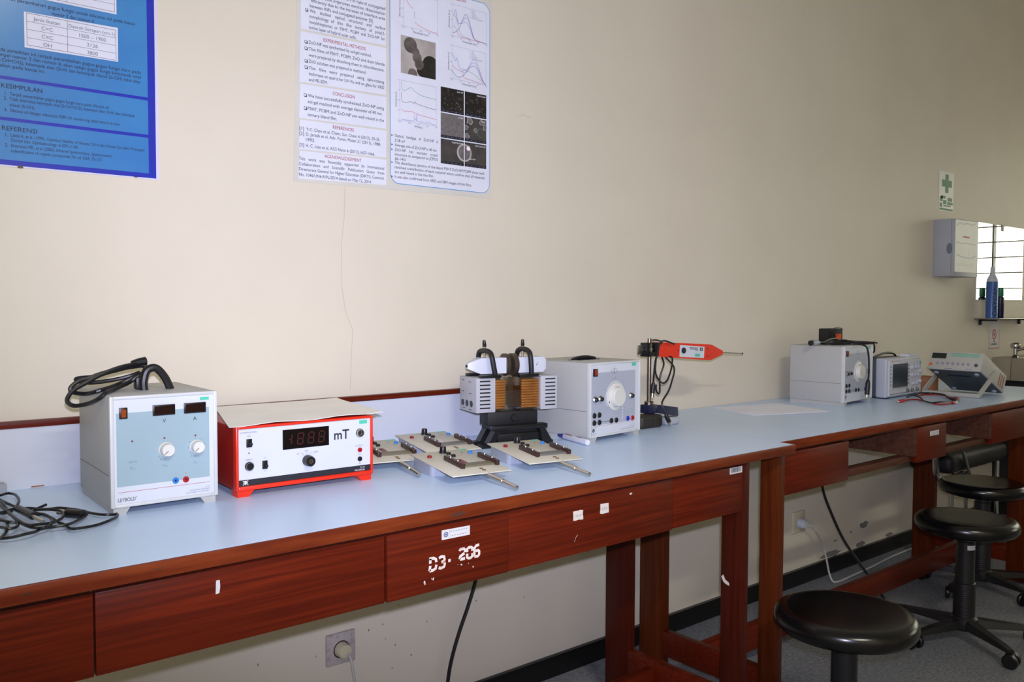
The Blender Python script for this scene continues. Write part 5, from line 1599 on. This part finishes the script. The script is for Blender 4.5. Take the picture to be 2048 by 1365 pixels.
def blue_poster():
    o = (.29, 0, 1.411)
    F = T(-o[0], 0, -o[2]) @ FRONT
    t = thing('poster', 'blue laminated poster with white tables and black text at the upper left', 'poster', o)
    m = MB(F); m.prism([(-.006, 1.411), (.5895, 1.4125), (.5905, 2.255), (-.006, 2.255)], .0003, .0012, 'poster_lam')
    m.prism([(-.002, 1.4142), (.5828, 1.4155), (.5835, 2.25), (-.002, 2.25)], .0012, .0013, 'poster_deepblue')
    m.build('sheet', t)
    X = lambda p: .2935 + .000258 * p
    def panel(z0, z1):
        q = MB(F); q.rect(.014, .5677, z0, z1, .0015, 'poster_blue'); return q
    W = .0019
    m = panel(1.4250, 1.5005)
    m.text('REFERENSI', .0125, X(10), 1.4818, W, 'ink_black', fit=(X(8), X(242)))
    for n, s, a, c, z in (('1.', 'Lakits A, et al. (1999), Chemical Stability of Silicone Oil in the Human Eye after Prolonged', 65, 1028, 1.4705), ('', 'Clinical Use. Ophthalmology, 6:1091-1100.', 65, 530, 1.4610), ('2.', 'Silverstein MR, et al. (2005), Infrared Spectrometry, Spectrometric', 65, 778, 1.4505), ('', 'indentification of organic compounds 7th ed, USA, 72-127.', 65, 705, 1.4405)):
        m.text(n, .0088, X(24), z, W, 'ink_black'); m.text(s, .0088, 0, z, W, 'ink_black', fit=(X(a), X(c)))
    m.build('text_panel', t)
    m = panel(1.5070, 1.5795)
    m.text('KESIMPULAN', .0125, X(10), 1.5632, W, 'ink_black', fit=(X(10), X(283)))
    for n, s, a, c, z in (('1.', 'Terjadi penambahan gugus-gugus fungsi baru pada silicone oil.', 65, 765, 1.5500), ('2.', 'Tidak ditemukan kelompok vinyl (Si-CH=CH2), kelompok silan (Si-H) dan kelompok', 62, 958, 1.5405), ('', 'silanol (Si-OH).', 62, 232, 1.5290), ('3.', 'Silicone oil dengan viskositas 5580 cSt cenderung stabil secara in vivo.', 65, 845, 1.5185)):
        m.text(n, .0088, X(24), z, W, 'ink_black'); m.text(s, .0088, 0, z, W, 'ink_black', fit=(X(a), X(c)))
    m.build('text_panel', t)
    m = panel(1.5860, 2.235)
    for s, a, c, z in (('dasi FT-IR penambahan gugus fungsi untuk silicone oil pada kasus', -40, 970, 1.7325), ('nomor 3 dan nomor 4.', 360, 665, 1.7205),
                       ('pada penelitian ini terjadi penambahan gugus-gugus fungsi baru pada', -25, 1010, 1.6330), ('sampel nomor 3 dan nomor 4, akan tetapi gugus fungsi kelompok vinyl', -25, 1010, 1.6230), ('(Si-CH=CH2), kelompok silan (Si-H) dan kelompok silanol (Si-OH) tidak dite-', -25, 1010, 1.6130), ('mukan pada kasus ini.', -25, 303, 1.6030)):
        m.text(s, .0098, 0, z, W, 'ink_black', fit=(X(a), X(c)))
    m.build('text_panel', t)
    m = MB(F); m.rect(.3372, .5075, 1.7475, 1.90, .0017, 'print_table'); outline(m, .3415, .504, 1.7515, 1.897, .0006, .0021, 'ink_black')
    m.rect(.4137, .4143, 1.7515, 1.897, .0021, 'ink_black')
    for z in (1.767, 1.784, 1.801, 1.818, 1.85):
        m.rect(.3415, .504, z, z + .0005, .0021, 'ink_black')
    m.text('3000', .0105, .459, 1.7715, .0021, 'ink_grey', 'CENTER')
    m.build('data_table', t)
    m = MB(F); m.prism([(.3372, 1.6475), (.5090, 1.6505), (.5096, 1.7205), (.3372, 1.7165)], .0015, .0017, 'print_table'); outline(m, .3415, .5055, 1.6525, 1.7150, .0006, .0021, 'ink_black')
    m.rect(.4137, .4143, 1.6525, 1.7150, .0021, 'ink_black')
    for z in (1.6670, 1.6830, 1.6985):
        m.rect(.3415, .5055, z, z + .0005, .0021, 'ink_black')
    for s, xx, z, sz in (('Jenis Ikatan', .3775, 1.7025, .0105), ('Daerah Serapan (cm-1)', .460, 1.7025, .0094), ('C=C', .3775, 1.6870, .0105), ('1500 \u2013 1900', .460, 1.6870, .0105), ('C\u2261C', .3775, 1.6710, .0105), ('2126', .460, 1.6710, .0105), ('OH', .3775, 1.6555, .0105), ('3800', .460, 1.6555, .0105)):
        m.text(s, sz, xx, z, .0021, 'ink_grey', 'CENTER')
    m.build('data_table', t)
    m = MB(F); blob(m, .326, 1.4135, .006, .004, .0022, 'pole_iron', 3, 9); blob(m, .541, 1.4150, .004, .002, .0022, 'pole_iron', 5, 9); m.build('tape_residue', t)
blue_poster()

def white_poster():
    o = (1.2, 0, 1.444)
    F = T(-o[0], 0, -o[2]) @ FRONT
    t = thing('poster', 'white research poster with red headings, graphs and micrographs left of centre', 'poster', o)
    m = MB(F); m.prism([(.8985, 1.4400), (1.4985, 1.4490), (1.5040, 2.285), (.9220, 2.285)], .0003, .0012, 'poster_cream'); m.build('sheet', t)
    W = .0020
    def tpanel(z0, z1, xl):
        q = MB(F); q.prism([(xl, z0), (1.1555, z0 + .006), (1.1570, z1 + .005), (xl + .004, z1)], .0012, .0015, 'poster_panel'); return q
    SL = .0055   # the print runs very slightly uphill across the column
    def line(m, s, x0, x1, z, size=.0112, mt='ink_black', bold=0.0):
        m.text(s, size, 0, z, W, mt, fit=(x0, x1), bold=bold)
    def bullet(m, x, z):
        outline(m, x, x + .0065, z - .0002, z + .0063, .0008, W, 'ink_black'); m.rect(x + .0065, x + .0078, z - .0014, z + .005, W, 'ink_black'); m.rect(x + .0012, x + .0078, z - .0014, z - .0002, W, 'ink_black')
    L = .9405
    m = tpanel(1.8040, 2.10, .921)
    for s, a, c, z in (('conjugated polymers in hybrid conjugated', .960, 1.1535, 1.8985), ('solar cells improves exciton dissociation', .955, 1.1535, 1.8855), ('efficiency due to the increase of interface area', .948, 1.1530, 1.8730), ('between INPs and conjugated polymer [3].', .944, 1.1190, 1.8600), ('We    studied    optical,   structural    and    surface', .944, 1.1530, 1.8480), ('morphology  of   thin   film   ternary   of   poly(3-', .943, 1.1530, 1.8350), ('hexylthiophene)  or  P3HT,  PCBM  and  ZnO-NP  for', .943, 1.1525, 1.8215), ('active layer of hybrid solar cells.', .942, 1.0700, 1.8085)):
        line(m, s, a, c, z)
    bullet(m, .9320, 1.8490)
    m.build('text_panel', t)
    m = tpanel(1.6785, 1.7985, .9165)
    line(m, 'EXPERIMENTAL METHODS', .9800, 1.0965, 1.7855, .0122, 'print_red')
    for b_, s, a, c, z in ((1, 'ZnO-NP was synthesized by sol-gel method.', L, 1.1130, 1.7725), (1, 'Thin films of P3HT, PCBM, ZnO and their blends', L, 1.1510, 1.7570), (0, 'were prepared by dissolving them in chlorobenzene.', L, 1.1500, 1.7425), (1, 'ZnO solution was prepared in methanol.', L, 1.0980, 1.7275), (1, 'Thin   films   were   prepared   using   spin-coating', L, 1.1500, 1.7120), (0, 'technique on quartz for UV-Vis and on glass for XRD', L, 1.1500, 1.6980), (0, 'and FE-SEM.', L, .9905, 1.6840)):
        line(m, s, a, c, z)
        if b_:
            bullet(m, .9300, z + .0005)
    m.build('text_panel', t)
    m = tpanel(1.5925, 1.6740, .9150)
    line(m, 'CONCLUSION', 1.0040, 1.0645, 1.6605, .0122, 'print_red')
    for b_, s, a, c, z in ((1, 'We have successfully synthesized ZnO-NP using', .9380, 1.1490, 1.6455), (0, 'sol-gel method with average diameter of 40 nm.', .9375, 1.1440, 1.6310), (1, 'P3HT, PCBM and ZnO-NP are well mixed in the', .9370, 1.1490, 1.6145), (0, 'ternary blend film.', .9365, 1.0150, 1.6000)):
        line(m, s, a, c, z)
        if b_:
            bullet(m, .9275, z + .0005)
    m.build('text_panel', t)
    m = tpanel(1.5185, 1.5885, .9135)
    line(m, 'REFERENCES', 1.0040, 1.0620, 1.5785, .0118, 'print_red')
    for n, s, a, c, z in (('[1]', 'Y-C. Chen et al, Chem. Sus. Chem 6 (2013), 20-35.', .9325, 1.1370, 1.5645), ('[2]', 'D. Jarzab et al, Adv. Funct. Mater 21 (2011), 1988-', .9320, 1.1400, 1.5525), ('', '1992.', .9315, .9560, 1.5395), ('[3]', 'H. C. Liao et al, ACS Nano 6 (2012),1657-1666.', .9315, 1.1220, 1.5255)):
        line(m, s, a, c, z, .0108)
        if n:
            line(m, n, .9155, .9265, z, .0108)
    m.build('text_panel', t)
    m = tpanel(1.4480, 1.5145, .9120)
    line(m, 'ACKNOWLEDGEMENT', .9805, 1.0830, 1.5050, .0118, 'print_red')
    for s, c, z in (('This   work   was   financially   supported   by   International', 1.1490, 1.4925), ('Collaboration   and   Scientific   Publication   Grant   from', 1.1490, 1.4800), ('Directorate General for Higher Education (DIKTI), Contract', 1.1490, 1.4675), ('No. 1046/UN6.R/PL/2014 dated on May 12, 2014.', 1.1120, 1.4545)):
        line(m, s, .9135, c, z, .0108)
    m.build('text_panel', t)
    # right frame
    x0, x1, z0, z1, r = 1.1670, 1.4945, 1.4605, 1.9885, .028
    def rrect(d):
        pts = []
        for cx, cz, a0 in ((x1 - r, z1 - r, 0), (x0 + r, z1 - r, 90), (x0 + r, z0 + r, 180), (x1 - r, z0 + r, 270)):
            for i in range(8):
                a = R(a0 + i * 90 / 7)
                pts.append((cx + (r - d) * math.cos(a), cz + (r - d) * math.sin(a)))
        return pts
    m = MB(F); m.poly(rrect(0), .0013, 'poster_frame_blue'); m.poly(rrect(.0018), .0015, 'poster_panel')
    m.text('RESULTS AND DISCUSSION', .0125, 0, 1.9745, W, 'print_red', fit=(1.270, 1.4080))
    for b_, s, a, c, z in ((1, 'Optical   bandgap   of   ZnO-NP   is', 1.1810, 1.3170, 1.5815), (0, '3.38 eV', 1.1810, 1.2130, 1.5690), (1, 'Average size of ZnO-NP is 40 nm.', 1.1810, 1.3140, 1.5575), (1, 'ZnO-NP    has    wurtzite    crystal', 1.1810, 1.3160, 1.5450), (0, 'structure as compared to JCPDS', 1.1810, 1.3160, 1.5335), (0, '36-1451', 1.1810, 1.2150, 1.5220), (1, 'The absorbance spectra of the blend P3HT:ZnO-NP:PCBM show well-', 1.1808, 1.4760, 1.5120), (0, 'resolved contribution of each material which confirm that all materials', 1.1808, 1.4765, 1.5000), (0, 'are well mixed in the thin film.', 1.1808, 1.3030, 1.4880), (1, 'It was also confirmed from XRD and SEM images of thin films.', 1.1808, 1.4300, 1.4755)):
        line(m, s, a, c, z, .0105)
        if b_:
            m.poly([(1.1700, z), (1.1755, z + .003), (1.1700, z + .006), (1.1715, z + .003)], W, 'ink_black')
    m.build('text_panel', t)
    m = MB(F); m.prism([(1.4630, 2.0010), (1.4985, 2.0050), (1.5015, 2.06), (1.1700, 2.06), (1.1700, 2.0010)], .0013, .0016, 'poster_red'); m.build('title_band', t)
    def graph(ax0, ax1, az0, az1, curves, ticks=4, xl='Wavelength [nm]', yl='Absorbance [a.u.]', keys=0):
        q = MB(F)
        outline(q, ax0, ax1, az0, az1, .0004, W, 'ink_grey')
        for i in range(ticks + 1):
            xx = ax0 + (ax1 - ax0) * i / ticks
            q.rect(xx, xx + .0004, az0, az0 + .002, W, 'ink_grey'); q.text(str(300 + 100 * i), .0045, xx, az0 - .0048, W, 'ink_grey', 'CENTER')
            zz = az0 + (az1 - az0) * i / ticks
            q.rect(ax0, ax0 + .002, zz, zz + .0004, W, 'ink_grey'); q.text('%.1f' % (i * .4), .0042, ax0 - .0015, zz - .0015, W, 'ink_grey', 'RIGHT')
        q.text(xl, .0070, (ax0 + ax1) / 2, az0 - .0115, W, 'ink_black', 'CENTER')
        q.text(yl, .0066, ax0 - .0095, (az0 + az1) / 2, W, 'ink_black', 'CENTER', rot=R(90))
        for i in range(keys):
            q.text(('P3HT', 'PCBM', 'ZnO-NP', 'P3HT:PCBM', 'P3HT:ZnO-NP:PCBM')[i], .0042, ax0 + (ax1 - ax0) * .56, az1 - .006 - i * .0050, W, 'ink_grey')
            q.rect(ax0 + (ax1 - ax0) * .50, ax0 + (ax1 - ax0) * .54, az1 - .0046 - i * .0050, az1 - .0040 - i * .0050, W, ('ink_black', 'line_red', 'line_green', 'line_blue', 'line_magenta')[i])
        for c, pts, *sm in curves:
            P = [(ax0 + (ax1 - ax0) * a, az0 + (az1 - az0) * b_) for a, b_ in pts]
            if not sm:
                P = [(v.x, v.y) for v in smooth_path([(a, b_, 0) for a, b_ in P], 5)]
            q.stroke(P, .0008, .0022, c)
        q.build('graph', t)
    graph(1.2085, 1.3150, 1.8705, 1.9600, [('line_red', [(0, .95), (.05, .85), (.11, .72), (.2, .62), (.29, .57)]), ('ink_grey', [(.31, .5), (.32, .3)]), ('line_red', [(.33, .2), (.4, .14), (.55, .08), (.75, .04), (1, .02)])])
    graph(1.3650, 1.4810, 1.8775, 1.9620, [('line_blue', [(.02, .6), (.08, .85), (.13, .55), (.2, .42), (.3, .55), (.38, .68), (.45, .62), (.52, .4), (.6, .12), (.7, .03), (1, 0)]), ('ink_black', [(0, .1), (.1, .15), (.2, .3), (.3, .62), (.38, .78), (.45, .7), (.55, .35), (.63, .08), (.75, .02), (1, 0)]), ('line_magenta', [(.1, .7), (.17, .45), (.25, .45), (.35, .52), (.42, .5), (.52, .32), (.6, .1), (.7, .03)]), ('line_red', [(0, .33), (.08, .28), (.15, .1), (.25, .03), (.5, .01), (1, .0)]), ('line_green', [(.05, .7), (.12, .5), (.2, .2), (.3, .08), (.5, .02)])], keys=5)
    graph(1.3630, 1.4800, 1.7620, 1.8510, [('line_blue', [(0, .75), (.05, .68), (.1, .55), (.14, .65), (.2, .4), (.27, .33), (.35, .25), (.45, .35), (.55, .55), (.65, .62), (.75, .5), (.85, .25), (.93, .05), (1, .02)]), ('ink_black', [(0, .25), (.1, .12), (.2, .08), (.35, .18), (.5, .42), (.63, .52), (.75, .42), (.87, .15), (1, 0)]), ('line_magenta', [(.3, .28), (.45, .4), (.55, .62), (.65, .72), (.75, .58), (.85, .3), (.95, .04)]), ('line_green', [(.3, .35), (.5, .32), (.7, .22), (.9, .08)]), ('line_red', [(0, .4), (.15, .3), (.3, .25), (.35, .1), (.6, .06), (.9, .02)])], keys=5)
    graph(1.1965, 1.3120, 1.6255, 1.7300, [('line_green', [(.04, .97), (.06, .82), (.1, .75), (.2, .80), (.3, .86), (.4, .79), (.6, .71), (1, .68)]), ('ink_black', [(.04, .70), (.06, .5), (.15, .47), (.3, .51), (.38, .48), (.41, .53), (.44, .49), (.6, .46), (.8, .43), (1, .42)]), ('line_red', [(.04, .30), (.1, .25), (.3, .27), (.5, .22), (1, .17)]), ('line_blue', [(.04, .03), (.37, .04), (.39, .20), (.405, .06), (.42, .12), (.435, .05), (.45, .28), (.465, .05), (.58, .04), (.59, .09), (.6, .04), (.7, .03), (.71, .10), (.72, .03), (.78, .08), (.8, .03), (.85, .06), (.87, .03), (1, .03)], 1)], xl='2\u03b8 [deg.]', yl='Intensity [a.u.]')
    # micrographs
    def clipc(u, v, rr_, bx, n=22):
        return [(min(max(u + rr_ * math.cos(2 * math.pi * i / n), bx[0]), bx[1]), min(max(v + rr_ * math.sin(2 * math.pi * i / n), bx[2]), bx[3])) for i in range(n)]
    bx = (1.2000, 1.3095, 1.7490, 1.8465)
    w_, h_ = bx[1] - bx[0], bx[3] - bx[2]
    q = MB(F); q.rect(*bx, .0018, 'micro_pale')
    for i, (a, c, rr_, mt) in enumerate(((.84, .02, .26, 'micro_ball_dark'), (.85, .34, .24, 'micro_ball_dark'), (.62, .18, .17, 'micro_ball_dark'), (.33, .03, .13, 'micro_ball'), (.52, .32, .13, 'micro_ball'), (.46, .48, .13, 'micro_ball'), (.42, .62, .11, 'micro_ball'), (.27, .78, .185, 'micro_ball'))):
        q.poly(clipc(bx[0] + a * w_, bx[2] + c * h_, rr_ * w_, bx), .0020 + i * .00004, mt)
    q.build('micrograph', t)
    rr = random.Random(9)
    xs = ((1.3260, 1.4035), (1.4065, 1.4815)); zs = ((1.6680, 1.7345), (1.5985, 1.6650), (1.5290, 1.5955))
    for ri in range(3):
        for ci in range(2):
            bx = (*xs[ci], *zs[ri])
            base = (('micro_dark', 'micro_dark'), ('micro_mid', 'micro_slate'), ('micro_slate', 'micro_slate'))[ri][ci]
            q = MB(F); q.rect(*bx, .0018, base)
            w_, h_ = bx[1] - bx[0], bx[3] - bx[2]
            q.rect(bx[0], bx[1], bx[2], bx[2] + .0075, .0021, 'ink_black')
            for k in range(5):
                q.rect(bx[0] + .006 + k * .014, bx[0] + .012 + k * .014, bx[2] + .003, bx[2] + .0042, .0023, 'ink_grey')
            q.text(('ZnO-NP', 'P3HT:PCBM', 'PCBM', 'P3HT', 'PCBM:ZnO-NP', 'P3HT:ZnO-NP')[ri * 2 + ci], .0060, bx[1] - .003, bx[3] - .0085, .0026, 'ink_white', 'RIGHT')
            if ri == 0:
                for k in range(16 if ci == 0 else 8):
                    u, v = rr.uniform(bx[0] + .004, bx[1] - .004), rr.uniform(bx[2] + .012, bx[3] - .014)
                    q.disc(u, v, rr.uniform(.0005, .0012), .0022, 'micro_pale', 6)
            if (ri, ci) == (1, 1):
                for a, c, s in ((.22, .86, .16), (.78, .86, .13), (.06, .55, .12), (.5, .5, .10), (.95, .68, .16), (.1, .2, .13)):
                    n = 14
                    def ring_(k_):
                        r2 = random.Random(int(a * 100 + c * 10))
                        return [(min(max(bx[0] + a * w_ + math.cos(2 * math.pi * i / n) * s * w_ * k_ * r2.uniform(.6, 1.2), bx[0]), bx[1]), min(max(bx[2] + c * h_ + math.sin(2 * math.pi * i / n) * s * h_ * k_ * r2.uniform(.6, 1.2), bx[2] + .008), bx[3])) for i in range(n)]
                    q.poly(ring_(1), .0022, 'micro_pale'); q.poly(ring_(.8), .00235, 'micro_mid')
                q.ring(bx[0] + .72 * w_, bx[2] + .42 * h_, .011, .0117, .0024, 'line_green', 20, 60, 300)
            if ri == 2:
                cu = (bx[1], bx[2] + .55 * h_) if ci == 0 else (bx[0], bx[2] + .55 * h_)
                q.poly(clipc(cu[0], cu[1], .024, bx), .0020, 'micro_pale'); q.poly(clipc(cu[0] + (.002 if ci == 0 else -.002), cu[1], .0205, bx), .0022, 'micro_mid')
                if ci == 1:
                    q.poly(clipc(bx[0] + .012, bx[3] - .016, .0065, bx), .0024, 'ink_white'); q.ring(bx[0] + .012, bx[3] - .018, .0065, .0072, .0025, 'line_red', 16)
                    q.text('ZnO-NP', .0058, bx[0] + .026, bx[2] + .020, .0026, 'ink_white', 'CENTER')
            q.build('micrograph', t)
white_poster()
